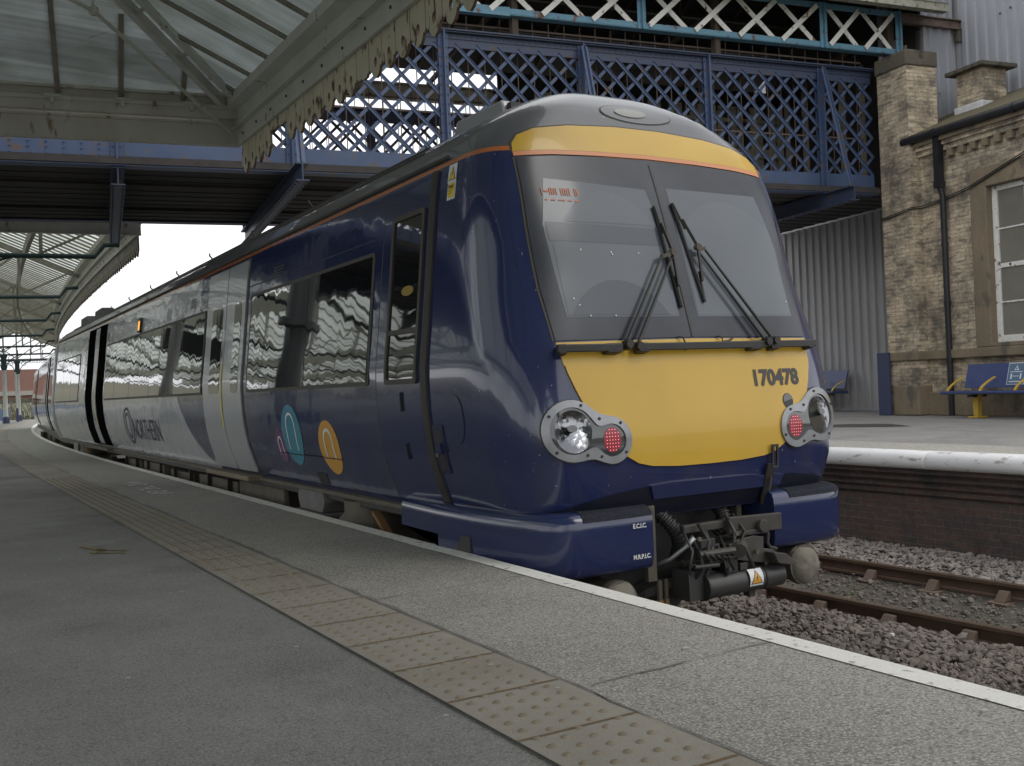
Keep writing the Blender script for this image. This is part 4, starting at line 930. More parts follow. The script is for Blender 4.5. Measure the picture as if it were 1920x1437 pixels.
P('lower_slot', [srect(8.28,8.52,1.165,1.265,.01)], S, 't_dark', off=.003)
MB().tube([(3.06,7.95,1.12),(3.05,7.97,1.20)],.018,6).build('lifting_eye',mat('copper_rust',(.35,.18,.08),.7),car)

# --- second carriage -------------------------------------------------------------------
car2 = thing('train_carriage', 'off white second carriage seen beyond the gangway of the leading one', 'train', (0,0,0), group='coupled carriages of the train')
mb = MB(); zs = shell_rows(0); rows = []
for z in zs:
    w = w_of(z)
    rows.append([(-w,y,z) for y in (0,6,12,18,23.3)] + [(0,23.3,z)] + [(w,y,z) for y in (23.3,18,12,6,0)] + [(0,0,z)])
    rows[-1].append(rows[-1][0])
mb.grid(rows); nb = len(rows[0])-1; mb.add(rows[0][:nb], [tuple(range(nb))])
mb.build('body','body2',car2,origin=(0,0,0),smooth=50)
def S2(y,z,off=0.0): w = w_of(z); return (-w-off, y, z)
for a,b,dv in ((1.0,4.2,[2.6]),(6.4,15.9,[8.3,10.2,12.1,14.0]),(18.1,22.3,[20.2])): window_strip(car2,a,b,dv,S2,(0,0,0))
for a in (4.4,16.1): pdoor(car2,a,a+1.8,True,S2,(0,0,0))
MB().box(-.9,.9,-.85,.0,1.1,3.7).build('gangway','t_rubber',car2)
patch('end_trim', [[(.02,1.16),(.25,1.16),(.25,3.4),(.02,3.4)]], S2, 't_ring', car2, off=.004, thick=.01, step=.3, origin=(0,0,0))
MB().box(-1.15,1.15,.3,23,.95,1.13).box(-1.1,1.1,6.5,9,.45,.95).box(-1.1,1.1,10,13,.5,.95).box(-1.1,1.1,2.0,4.8,.45,.8).box(-1.1,1.1,18.0,20.8,.45,.8).build('underframe','t_under',car2)
yb2 = 28.3; xa = XC+.00135*(yb2-16)**2*0.85; xb = XC+.00135*(51.6-16)**2
car2.location = (xa, yb2, 0); car2.rotation_euler = (0,0,-math.atan2(xb-xa, 23.3))
# ================================================================= GROUND, PLATFORMS, TRACKS
def struct(o, label, cat): return tag(o, label, cat, kind='structure')
def strip(name, f0, f1, z, m, y0, y1, step=2.0, nx=1):
    ys = curveY(y0, y1, step)
    return MB().grid([[(f0(y)+(f1(y)-f0(y))*i/nx, y, z) for i in range(nx+1)] for y in ys]).build(name, m, origin=(0,0,0))
ZP = .915
g = MB().grid([[(x,y,-.35) for x in (-900,-60,-9,0,20,70,900)] for y in (-600,-60,0,60,200,900)]).build('ground','grass'); struct(g,'rough grassland beyond the station','ground')
tb = strip('track_bed', lambda y: edgeX(y)+.05, lambda y: edgeX(y)+6.7, -.20, 'earth', -12, 110, 2, 6); struct(tb,'dark earthy track bed between the two platforms','track bed')
# near platform: top sheet, wall, strips
pf = MB()
ys = curveY(-14, 84, 2.0)
pf.grid([[(edgeX(y)-.04,y,-.3),(edgeX(y)-.04,y,.74),(edgeX(y),y,.76),(edgeX(y),y,ZP-.006),(edgeX(y)-31,y,ZP-.006),(edgeX(y)-31,y,-.3)] for y in ys])
pf = pf.build('platform','asphalt'); struct(pf,'grey asphalt platform in front of the train with a curved edge','platform')
struct(strip('paving', lambda y: edgeX(y)-1.022, lambda y: edgeX(y)-.115, ZP, 'coping', -14, 80), 'speckled concrete coping slabs along the near platform edge','paving')
rr = random.Random(4)
wl = MB()
ys = curveY(-14, 80, .12 if False else .25)
wl.grid([[(edgeX(y)-.122+rr.uniform(-.004,.004),y,ZP+.004),(edgeX(y)-.002,y,ZP+.004),(edgeX(y)+.006,y,ZP-.01),(edgeX(y)+.006,y,ZP-.05)] for y in ys])
struct(wl.build('white_line','white_line'),'white painted line along the near platform edge','line marking')
tp = strip('tactile_paving', lambda y: edgeX(y)-1.46, lambda y: edgeX(y)-1.025, ZP+.004, 'tactile', -14, 80)
struct(tp,'buff tactile paving strip with raised blisters','tactile paving')
jt = MB()                                                   # tar repair between paving and coping, uneven edge
ys = curveY(-14, 60, .12); jl = []
for y in ys: jl.append([(edgeX(y)-1.027,y,ZP+.007),(edgeX(y)-1.012+rr.uniform(-.012,.014)+.016*math.sin(y*1.7)*math.sin(y*.6),y,ZP+.007)])
jt.grid(jl)
for yj in [1.05+1.83*k for k in range(-4,9)]:              # slab joints running to the edge
    pts = [(edgeX(yj)-.98+.86*t/8, yj+.03*t/8+rr.uniform(-.006,.006)) for t in range(9)]
    for a,b in zip(pts, pts[1:]):
        wd = .0012+rr.random()*.004
        jt.add([(a[0],a[1]-wd,ZP+.0045),(b[0],b[1]-wd,ZP+.0045),(b[0],b[1]+wd,ZP+.0045),(a[0],a[1]+wd,ZP+.0045)],[(0,1,2,3)])
struct(jt.build('tar_joint','tar'),'dark tar repairs and slab joints on the platform','joint')
tj = MB()
y = -6.0
while y < 40:
    tj.add([(edgeX(y)-1.46,y-.006,ZP+.006),(edgeX(y)-1.03,y-.006,ZP+.006),(edgeX(y)-1.03,y+.006,ZP+.006),(edgeX(y)-1.46,y+.006,ZP+.006)],[(0,1,2,3)]); y += .45
struct(tj.build('paving_joint',mat('rusty_joint',(.17,.115,.06),.85,c2=(.22,.16,.09),nscale=12)),'rusty joints between the tactile tiles','joint')
bl = MB()
for j in range(-30, 360):
    y = 1.0 + j*.0405
    for i in range(3):
        x = edgeX(y)-1.405+(.0735*(2*i+(j%2)))
        if x > edgeX(y)-1.04: continue
        n = 8 if y < 9 else 6; h = .0055
        vs = [(x+.0165*math.cos(2*math.pi*k/n), y+.0165*math.sin(2*math.pi*k/n), ZP+.003) for k in range(n)] + [(x+.010*math.cos(2*math.pi*k/n), y+.010*math.sin(2*math.pi*k/n), ZP+.004+h) for k in range(n)]
        bl.add(vs, [(k,(k+1)%n,(k+1)%n+n,k+n) for k in range(n)]+[tuple(range(n,2*n))])
tag(bl.build('tactile_blisters','blister',smooth=60), 'raised blister studs covering the buff tactile strip','blisters',kind='stuff')
tx = text_mesh('painted_lettering', 'MIND  THE  GAP', .30, lambda a,b: (2.20+b*1.02, 13.75-a, ZP+.0045), mat('faded_white',(.80,.80,.77),.8,c2=(.60,.60,.57),nscale=25), sx=.98, bold=.006)
struct(tx,'faded white words MIND THE GAP painted on the near coping','lettering')
yp = MB()
for (a,b,c,d) in ((.98,7.95,1.10,7.62),(1.10,7.62,.99,7.55),(.99,7.55,1.19,7.40),(1.03,7.72,1.22,7.5)):
    q = Vector((c-a,d-b,0)); n = Vector((-q.y,q.x,0)).normalized()*.016
    yp.add([(a-n.x,b-n.y,ZP-.001),(c-n.x,d-n.y,ZP-.001),(c+n.x,d+n.y,ZP-.001),(a+n.x,b+n.y,ZP-.001)],[(0,1,2,3)])
struct(yp.build('paint_mark',mat('ochre_paint',(.36,.26,.07),.8,c2=(.22,.17,.07),nscale=30)),'scribbled yellow paint mark on the asphalt','paint mark')
lit = MB()
for k in range(34):                                          # gum and droppings trodden on the coping and tactile strip
    x = rr.uniform(1.5,2.75); y = rr.uniform(1.6,9) ; s = rr.uniform(.004,.010)
    z = ZP+.0085; n = 7
    lit.add([(x+s*(1+.4*rr.random())*math.cos(2*math.pi*i/n)*rr.choice((1,1.4)), y+s*math.sin(2*math.pi*i/n), z) for i in range(n)],[tuple(range(n))])
struct(lit.build('droppings',mat('droppings_white',(.50,.50,.49),.8)),'small white droppings and gum on the paving','marks')

# opposite platform
XO = lambda y: 9.32 + .0012*max(0,y-16)**2
op = MB(); ys = curveY(-14, 60, 2.0)
op.grid([[(XO(y)+.16,y,ZP+.12-.005),(XO(y)+25,y,ZP+.12-.005)] for y in ys])
struct(op.build('platform','asphalt'),'asphalt platform on the far side of the tracks','platform')
struct(strip('paving', lambda y: XO(y)+.14, lambda y: XO(y)+1.13, ZP+.1235, 'coping', -14, 60),'speckled edging strip behind the white coping of the far platform','paving')
cp_ = thing('platform_coping','rounded white painted coping stones along the far platform edge','coping',(9.4,5,.85))
for k in range(-4,12):
    y0 = -.35+1.52*k; prof = [(.20,.850),(.03,.852),(.008,.870),(.0,.91),(.004,.955),(.022,.998),(.055,1.028),(.10,1.040),(.20,1.0415)]
    mb = MB(); n = len(prof)
    rws = [[(XO(y)+a+ (.004 if e else 0), y, b-(.003 if e else 0)) for a,b in prof] for y,e in ((y0+.004,1),(y0+.02,0),(y0+.76,0),(y0+1.50,0),(y0+1.516,1))]
    mb.grid(rws); mb.add(rws[0],[tuple(range(n))]); mb.add(rws[-1],[tuple(range(n))])
    mb.build('coping_stone','white_coping',cp_,smooth=40)
mb = MB()
pw = [(.20,-.30),(.20,.55),(.17,.555),(.17,.63),(.14,.635),(.14,.71),(.10,.715),(.10,.79),(.055,.795),(.055,.85)]
mb.grid([[(XO(y)+a,y,b) for a,b in pw] for y in curveY(-14,50,3)])
tag(mb.build('platform_wall','blue_brick',uv=0.0),'dark brick face of the far platform with stepped courses below the coping','wall')
# tracks
def rail_path(f, y0, y1, step): return [(f(y), y) for y in curveY(y0,y1,step)]
RAIL = [(-.035,0),(.035,0),(.035,-.028),(.009,-.04),(.009,-.112),(.03,-.122),(.03,-.145),(-.03,-.145),(-.03,-.122),(-.009,-.112),(-.009,-.04),(-.035,-.028)]
def rail(par, f, y0, y1):
    mb = MB(); mb2 = MB(); pts = rail_path(f,y0,y1,2.0); n = len(RAIL)
    rows = [[(x+a,y,b) for a,b in RAIL]+[(x+RAIL[0][0],y,RAIL[0][1])] for x,y in pts]
    mb.grid(rows); mb.add([r for r in rows[0][:n]],[tuple(range(n))])
    r = mb.build('rail','rail_rust',par)
    mb2.grid([[(x-.024,y,.0015),(x+.024,y,.0015)] for x,y in pts]); mb2.build('running_surface','rail_top',r)
def track(cf, label, y0, y1, nch):
    t = thing('railway_track', label, 'track', (cf(6),6,0), group='running lines between the platforms')
    for s_ in (-1,1):
        rail(t, lambda y: cf(y)+s_*.752, y0, y1)
    ch = MB()
    base = MB(); x=0; y=0
    def chair(x,y,s_):
        c = MB().box(x-.19,x+.19,y-.10,y+.10,-.19,-.150).prism([(x+s_*.035,-.150),(x+s_*.17,-.150),(x+s_*.075,-.045),(x+s_*.035,-.045)],'y',y-.055,y+.055).prism([(x-s_*.035,-.150),(x-s_*.15,-.150),(x-s_*.07,-.06),(x-s_*.035,-.06)],'y',y-.05,y+.05)
        return c.build('rail_chair','chair',t,bevel=.008)
    for k in range(nch):
        y = y0+1.0+.71*k
        for s_ in (-1,1): chair(cf(y)+s_*.752, y, s_)
        MB().box(cf(y)-1.28,cf(y)+1.28,y-.125,y+.125,-.30,-.192).build('sleeper',M['deck_dark'] if False else 'earth',t)
    return t
c1 = lambda y: XC + .00135*max(0,y-16)**2
c2 = lambda y: 7.50 + .0048*max(0,9.5-y)**2 + .00135*max(0,y-16)**2
track(c1,'track under the train beside the near platform',-8,60,12)
track(c2,'rusty open track in front of the far platform',-6,60,34)
# ballast stones
def stones(name, m, regions, label, seed):
    r = np.random.RandomState(seed)
    ico = [(0,0,1)]+[(math.cos(a)*.894,math.sin(a)*.894,.447) for a in [R(72*k) for k in range(5)]]+[(math.cos(a)*.894,math.sin(a)*.894,-.447) for a in [R(72*k+36) for k in range(5)]]+[(0,0,-1)]
    ico = np.array(ico); fc = [(0,1,2),(0,2,3),(0,3,4),(0,4,5),(0,5,1),(1,6,2),(2,7,3),(3,8,4),(4,9,5),(5,10,1),(6,7,2),(7,8,3),(8,9,4),(9,10,5),(10,6,1),(11,7,6),(11,8,7),(11,9,8),(11,10,9),(11,6,10)]
    V = []; F_ = []; b = 0
    for (x0,x1,y0,y1,n,zf,smin,smax) in regions:
        for _ in range(n):
            x = r.uniform(x0,x1); y = r.uniform(y0,y1)
            s = r.uniform(smin,smax)*r.choice([.8,1,1,1.45]); sc = s*np.array([1, r.uniform(.6,1.0), r.uniform(.45,.8)])
            v = ico*sc*(1+r.uniform(-.36,.36,(12,1)))
            a,b_,c = r.uniform(0,6.28,3); ca,sa,cb,sb = math.cos(a),math.sin(a),math.cos(b_),math.sin(b_)
            Rm = np.array([[ca,-sa,0],[sa,ca,0],[0,0,1]])@np.array([[1,0,0],[0,cb,-sb],[0,sb,cb]])
            v = v@Rm.T + np.array([x,y,zf(x,y)+r.uniform(-.012,.02)])
            V.append(v); F_ += [(p+b,q+b,t+b) for p,q,t in fc]; b += 12
    me = bpy.data.meshes.new(name); me.from_pydata(np.concatenate(V).tolist(),[],F_); me.materials.append(M[m]); me.update()
    o = bpy.data.objects.new(name, me); COL.objects.link(o); WL[o.name] = Vector((0,0,0)); tag(o,label,'ballast',kind='stuff'); return o
def zb(x,y):
    c = c2(y); d = x-c
    if d < -.83: return -.115 + .06*max(0,min(1,(-d-.9)/.5))
    if d > .83: return -.10 + .05*max(0,min(1,(d-.9)/.6))
    return -.165
stones('ballast','ballast',[(4.75,6.93,1.6,5.6,7600,zb,.016,.036),(4.75,6.8,5.6,8.8,3400,zb,.017,.036),(4.9,6.8,8.8,16,1500,zb,.026,.045)],'brown crushed stone ballast between the near platform and the open track',5)
stones('ballast','ballast_light',[(8.38,9.50,1.6,9,5600,zb,.016,.033),(8.38,9.5,9,18,1500,zb,.024,.042)],'paler pinkish ballast heaped against the far platform wall',6)
stones('ballast','ballast',[(6.9,8.3,1.8,9.5,3200,lambda x,y:-.175,.010,.020),(6.9,8.3,2,12,260,lambda x,y:-.15,.02,.03)],'fine dark ballast between the rails of the open track',8)
gb = MB().grid([[(x,y,zb(x,y)-.012) for x in (4.5,5.2,5.9,6.3,6.6,6.75,7.0,7.6,8.2,8.4,8.6,8.9,9.5)] for y in curveY(-8,30,2)])
struct(gb.build('ballast_bed','earth'),'packed ash and grit under the ballast stones','track bed')
wd_ = MB()
for _ in range(520):
    x = rr.gauss(7.62,.28); y = rr.choice((rr.gauss(6.9,.25),rr.gauss(5.4,.3),rr.gauss(4.6,.5))); h = rr.uniform(.015,.045); a = rr.uniform(0,6.28)
    wd_.add([(x,y,-.18),(x+.006*math.cos(a),y+.006*math.sin(a),-.18),(x+.02*math.sin(a*3),y+.02*math.cos(a*2),-.17+h)],[(0,1,2)])
tag(wd_.build('weeds',mat('weed_green',(.12,.17,.05),.9)),'thin green weeds between the rails of the open track','weeds',kind='stuff')
MBt = MB().box(6.18,6.205,5.15,5.175,-.035,-.015).build('litter','label_white'); tag(MBt,'tiny white scrap of litter on the ballast','litter')

# ================================================================= FOOTBRIDGE
bp = US(-6,3.5,0)
fb = thing('footbridge','blue lattice girder footbridge with a glazed roof crossing above the train','footbridge',(bp[0],bp[1],5.45))
U0, U1 = -24.0, .0
POSTS = [-1.25-2.597*k for k in range(9)]
def lattice(s, z0, z1, u0, u1, pitch, w, t, m, par, name='lattice'):
    mb = MB(); h = z1-z0
    for sg, off in ((1,-t),(-1,t)):
        k = int((u0-h)/pitch)-1
        while k*pitch < u1+h:
            a = k*pitch                       # at z1 for '\' , z0 for '/'
            ua, ub = (a, a+h) if sg > 0 else (a, a+h)
            za, zb_ = (z1, z0) if sg > 0 else (z0, z1)
            # clip in u
            pa = [ua,za]; pb = [ub,zb_]; sl = (zb_-za)/(ub-ua)
            if pb[0] > u0 and pa[0] < u1:
                if pa[0] < u0: pa = [u0, za+sl*(u0-ua)]
                if pb[0] > u1: pb = [u1, za+sl*(u1-ua)]
                mb.bar(US(pa[0], s+off, pa[1]), US(pb[0], s+off, pb[1]), t, w, (0,0,1))
                if sg > 0: mb.bar(US(pa[0], s+off-.012, pa[1]+w*.6), US(pb[0], s+off-.012, pb[1]+w*.6), .022, .008, (0,0,1))
            k += 1
    return mb.build(name, m, par)
def ubox(mb,u0,u1,s0,s1,z0,z1): return mb.box(u0,u1,s0,s1,z0,z1,fr=lambda u,s,z: US(u,s,z))
def rivets(mb, u0, u1, s, zs, step=.115, r=.011):
    u = u0
    while u < u1:
        for z in zs:
            c = US(u,s,z); mb.box(c[0]-r,c[0]+r,c[1]-r*.8,c[1]+r*.8,z-r,z+r)
        u += step
def girder(s, near):
    g = MB(); ubox(g,U0,U1,s-.015,s+.015,5.49,5.86); ubox(g,U0,U1,s-.13,s+.13,5.455,5.475); ubox(g,U0,U1,s-.11,s-.015,5.475,5.488); ubox(g,U0,U1,s-.028,s-.015,5.49,5.60)
    if near: rivets(g,U0,U1,s-.03,(5.545,)); rivets(g,-20,-14.3,s-.034,(5.63,5.72,5.80),.24)
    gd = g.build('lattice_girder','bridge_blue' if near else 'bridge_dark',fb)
    t = MB(); ubox(t,U0,U1,s-.13,s+.13,7.955,7.98); ubox(t,U0,U1,s-.012,s+.012,7.70,7.955); ubox(t,U0,U1,s-.10,s-.012,7.93,7.954); ubox(t,U0,U1,s-.026,s-.012,7.84,7.93)
    if near: rivets(t,U0,U1,s-.028,(7.885,),.12)
    t.build('top_chord','bridge_dark',gd)
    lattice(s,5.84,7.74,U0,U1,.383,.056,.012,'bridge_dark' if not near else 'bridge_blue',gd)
    for k,u in enumerate(POSTS):
        p = MB(); ubox(p,u-.085,u+.085,s-.05,s-.038,5.49,7.95); ubox(p,u-.012,u+.012,s-.13,s-.05,5.49,7.95)
        ubox(p,u-.085,u+.085,s+.038,s+.05,5.49,7.95)
        if near: 
            z = 5.6
            while z < 7.9:
                for du in (-.06,.06):
                    c = US(u+du,s-.055,z); p.box(c[0]-.011,c[0]+.011,c[1]-.009,c[1]+.009,z-.011,z+.011)
                z += .16
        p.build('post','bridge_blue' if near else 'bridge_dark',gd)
    return gd
gn = girder(1.0, True); gf = girder(6.0, False)
# the part of the near girder in the light over the platform end is the same girder; transoms below and outriggers
for k,u in enumerate(POSTS):
    s0 = .12 if k%2 == 0 else .9
    t = MB(); s1 = 6.85
    ubox(t,u-.10,u+.10,s0,s1,5.17,5.19); ubox(t,u-.10,u+.10,s0,s1,5.425,5.445); ubox(t,u-.010,u+.010,s0,s1,5.19,5.425)
    tr = t.build('transom','bridge_dark',fb)
    r_ = MB()
    s_ = s0+.1
    while s_ < s1:
        for du in (-.07,.07):
            c = US(u+du,s_,5.165); r_.box(c[0]-.012,c[0]+.012,c[1]-.012,c[1]+.012,5.155,5.17)
        s_ += .22
    r_.build('rivet_row','bridge_dark',tr)
    if k%2 == 0:
        for s_in, s_out in ((.86,.20),(6.14,6.78)):
            o = MB(); o.bar(US(u,s_in,7.88),US(u,s_out,5.46),.13,.014,US(1,0,0) if False else (0,1,0)); o.bar(US(u,s_in,7.88),US(u,s_out,5.46),.014,.10,(0,1,0)); 
            o.build('outrigger','bridge_blue',fb)
dk = MB()
k = 0; s_ = .85
while s_ < 6.15:
    ubox(dk,U0,U1+1.4,s_,s_+.128,5.48+.006*((k*7)%3),5.55); s_ += .14; k += 1
dk.build('deck','deck_dark',fb)
MBd = MB(); ubox(MBd,U0,U1+1.4,.9,6.1,5.56,5.60); MBd.build('deck_top','deck_dark',fb)
for s_ in (2.3,4.6):
    b_ = MB(); ubox(b_,U0,U1,s_-.04,s_+.04,5.44,5.478); b_.build('stringer','deck_dark',fb)
# mesh uprights and rails inside
ms = MB(); u = U0
while u < U1:
    for s_ in (1.25,5.75): ms.bar(US(u,s_,5.6),US(u,s_,8.35),.014,.014)
    u += .31
for s_ in (1.25,5.75):
    for z in (6.65,8.2): ms.bar(US(U0,s_,z),US(U1,s_,z),.03,.03)
ms.build('mesh_upright',mat('rusty_wire',(.16,.12,.10),.6),fb)
# roof: light blue truss on the near side, cream beam on the far side, boarded underside
def xtruss(s, m1, m2, par):
    t = MB(); ubox(t,U0,.62,s-.09,s+.09,8.30,8.315); ubox(t,U0,.62,s-.10,s-.085,8.315,8.41); ubox(t,U0,.62,s-.09,s+.09,9.16,9.18); ubox(t,U0,.62,s-.10,s-.085,9.06,9.16)
    tr = t.build('roof_truss',m1,par)
    L2 = MB(); ubox(L2,-9.5,-7.85,s-.125,s-.102,8.27,8.42); L2.build('splice_plate',m1,tr)
    vp = [.66,-1.22]; 
    while vp[-1] > U0+4: vp.append(vp[-1]-4.05)
    for v in vp:
        p = MB(); ubox(p,v-.085,v+.085,s-.115,s-.102,8.29,9.18); ubox(p,v-.01,v+.01,s-.17,s-.115,8.29,9.18)
        for z in (8.45,8.7,8.95): 
            c = US(v+.05,s-.12,z); p.box(c[0]-.014,c[0]+.014,c[1]-.012,c[1]+.012,z-.014,z+.014)
        if v > .6: ubox(p,v-.085,v+.085,s-.14,s+.12,7.9,8.29) if False else None
        p.build('truss_post',m1,tr)
    for a,b in zip(vp, vp[1:]):
        n = 2 if a-b < 3 else 4; pw_ = (a-b-.17)/n
        for i in range(n):
            u0 = b+.085+pw_*i; u1 = u0+pw_
            x = MB(); x.bar(US(u0+.06,s-.06,9.10),US(u1-.06,s-.06,8.36),.012,.095); x.build('diagonal_brace',m2,tr)
            x = MB(); x.bar(US(u0+.06,s-.125,8.36),US(u1-.06,s-.125,9.10),.012,.095); x.build('diagonal_brace',m2,tr)
    return tr
xtruss(.95,'bridge_light','brace_white',fb)
fbm = MB(); ubox(fbm,U0,U1+1,5.93,6.07,8.22,8.52); ubox(fbm,U0,U1+1,5.85,6.15,8.52,8.56); fbm.build('eaves_beam','beige',fb)
rf = MB()
def RS(u,s,z): return US(u,s,z)
RZ = lambda s: 9.16 + .42*(min(s,7.0-s)-.25) if True else 0
for s0,s1 in ((.25,3.5),(3.5,6.75)):
    rf.add([RS(U0,s0,RZ(s0)),RS(1.28,s0,RZ(s0)),RS(1.28,s1,RZ(s1)),RS(U0,s1,RZ(s1)),RS(U0,s0,RZ(s0)+.05),RS(1.28,s0,RZ(s0)+.05),RS(1.28,s1,RZ(s1)+.05),RS(U0,s1,RZ(s1)+.05)],[(0,1,2,3),(4,5,6,7),(0,1,5,4),(3,2,6,7),(1,2,6,5),(0,3,7,4)])
roof = rf.build('roof','deck_dark',fb)
gt = MB(); ubox(gt,U0,1.30,.16,.32,9.0,9.15); ubox(gt,U0,1.30,.14,.34,9.15,9.165); gt.build('eaves_gutter',mat('lichen_eaves',(.42,.41,.37),.8,c2=(.27,.26,.19),nscale=7,rust=.5,rscale=9,rcol=(.14,.15,.08)),roof)
for k in range(18):
    u = .5-1.37*k
    if u < U0: break
    r_ = MB(); r_.bar(US(u,.4,RZ(.4)-.06),US(u,3.5,RZ(3.5)-.06),.06,.09); r_.bar(US(u,6.6,RZ(.4)-.06),US(u,3.5,RZ(3.5)-.06),.06,.09)
    if k%3 == 0: r_.bar(US(u,.95,8.8),US(u,6.0,8.6),.06,.10); r_.bar(US(u,2.2,8.75),US(u,2.2,9.7),.05,.05); r_.bar(US(u,4.8,8.7),US(u,3.6,9.9),.05,.05); r_.bar(US(u,1.0,7.98),US(u,1.0,9.1),.12,.12)
    r_.build('roof_rafter',mat('roof_brown',(.07,.055,.04),.8) if 'roof_brown' not in M else M['roof_brown'],fb)
for s_ in (1.6,2.5,4.4,5.3):
    p_ = MB(); ubox(p_,U0,1.0,s_-.05,s_+.05,RZ(s_)-.10,RZ(s_)-.01); p_.build('purlin','t_rubber',fb)
# boarded screen on the far side towards the buildings
bs = MB(); u = -5.3; k = 0
while u < 1.2:
    if k%3 != 2: ubox(bs,u,u+.15,5.62,5.66,5.62,8.5)
    u += .19; k += 1
bs.build('board_screen','beige',fb)
b2 = MB(); ubox(b2,-6.2,1.3,5.68,5.72,5.6,8.9); b2.build('screen_backing','deck_dark',fb)
b4 = MB(); ubox(b4,1.30,1.34,1.05,5.7,5.56,8.9); ubox(b4,1.24,1.30,.9,6.1,8.9,10.55); b4.build('screen_backing','deck_dark',fb)  # dark sheets added to make the bridge interior and roof end read dim
b5 = MB(); s_ = 1.3; k = 0
while s_ < 5.5:
    if k%3 == 0: ubox(b5,1.24,1.29,s_,s_+.14,5.62,8.7)
    s_ += .22; k += 1
b5.build('board_screen','beige',fb)
for z in (6.4,7.25,8.1):
    b3 = MB(); ubox(b3,-6.6,1.2,5.56,5.61,z,z+(.22 if z == 7.25 else .09)); b3.build('screen_rail','beige',fb)
cl_ = MB(); c0 = US(-16.5,1,0); cl_.lathe([(.21,ZP+.4),(.19,3.6),(.34,3.62),(.34,3.72),(.22,3.75),(.24,5.45)],(c0[0],c0[1],0),18); 
pc = thing('bridge_column','dark blue steel column carrying the footbridge on the near platform','column',US(-16.5,1,ZP)); cl_.build('shaft',mat('column_grey',(.085,.09,.095),.4),pc,smooth=40)
cb_ = MB(); ubox(cb_,-16.73,-16.27,.78,1.22,ZP,ZP+.4); cb_.build('base','col_blue',pc)

# ================================================================= CANOPIES
def roofslope(x, xf, xr, zf): return zf + .42*(min(xf-x, x-(2*xr-xf)))
def canopy_side(par, fx, y0, y1, step, glassm, steel, near):
    """fx(y): x of the track-side fascia"""
    ys = curveY(y0,y1,step); XR = 3.25
    # fascia beam, gutter
    prof = [(-.02,5.39),(.02,5.39),(.02,5.62),(.10,5.64),(.12,5.80),(.10,5.94),(-.01,5.96),(-.14,5.92),(-.16,5.99),(-.20,5.98),(-.19,5.87),(-.05,5.83),(-.05,5.64),(-.10,5.62),(-.10,5.60),(-.02,5.60)]
    f = MB().grid([[(fx(y)+a,y,b) for a,b in prof+[prof[0]]] for y in ys]); n = len(prof)
    f.add([(fx(y1)+a,y1,b) for a,b in prof],[tuple(range(n))])
    fa = f.build('fascia_beam',steel,par)
    # bolts
    bt = MB()
    y = y0+.3
    while y < min(y1,50):
        c = (fx(y)-.025,y,5.50); bt.box(c[0]-.008,c[0]+.008,c[1]-.012,c[1]+.012,c[2]-.014,c[2]+.014); y += .62
    bt.build('bolt','edge_dark',fa)
    return fa
def valance(par, fx, y0, y1, near):
    W_ = .325; y = y1-W_; i = 0; mb = MB(); ed = MB()
    r_ = random.Random(11)
    while y > y0:
        x = fx(y)+.03; drop = r_.choice((0,0,0,.01,.02))
        zt = 5.60; full = True
        # ogee board outline in (y,z)
        o = [(y+.004,zt),(y+.004,5.12),(y+.03,5.085),(y+.05,5.10),(y+.075,5.05),(y+.11,5.015),(y+W_/2,5.0-drop),(y+W_-.11,5.015),(y+W_-.075,5.05),(y+W_-.05,5.10),(y+W_-.03,5.085),(y+W_-.004,5.12),(y+W_-.004,zt)]
        if near and 11.9 < y < 12.5: o = [(a, max(b, 5.25+.05*r_.random())) for a,b in o]
        if near and abs(y-9.2) < .17: o = [(a, max(b,5.06+.04*r_.random())) for a,b in o]
        hole = [(y+W_/2+.036*math.cos(2*math.pi*k/12), 5.15+.055*math.sin(2*math.pi*k/12)) for k in range(12)]
        sl = [(y+W_-.018,5.12),(y+W_+.012,5.12),(y+W_+.012,5.26),(y+W_-.003,5.29),(y+W_-.018,5.26)]
        bm = bmesh.new(); vs = [bm.verts.new((0,a,b)) for a,b in o]; es = [bm.edges.new((vs[k],vs[(k+1)%len(vs)])) for k in range(len(vs))]
        if min(b for a,b in o) < 5.06:
            hv = [bm.verts.new((0,a,b)) for a,b in hole]; es += [bm.edges.new((hv[k],hv[(k+1)%12])) for k in range(12)]
        bmesh.ops.triangle_fill(bm, use_beauty=True, edges=es); bm.verts.index_update()
        V_ = [v.co.copy() for v in bm.verts]; n = len(V_); F_ = [tuple(v.index for v in f.verts) for f in bm.faces]; BE = [(e.verts[0].index,e.verts[1].index) for e in bm.edges if len(e.link_faces)==1]; bm.free()
        th = .028
        mb.cur = 0
        mb.add([(fx(v.y)+.03,v.y,v.z) for v in V_]+[(fx(v.y)+.03+th,v.y,v.z) for v in V_], [f for f in F_]+[tuple(k+n for k in f) for f in F_])
        b0 = len(mb.v)-2*n; mb.cur = 1
        for a,b in BE: mb.f.append((b0+a,b0+b,b0+b+n,b0+a+n)); mb.m.append(1)
        y -= W_; i += 1
    return mb.build('valance',['valance' if near else 'valance_far','edge_dark'],par)
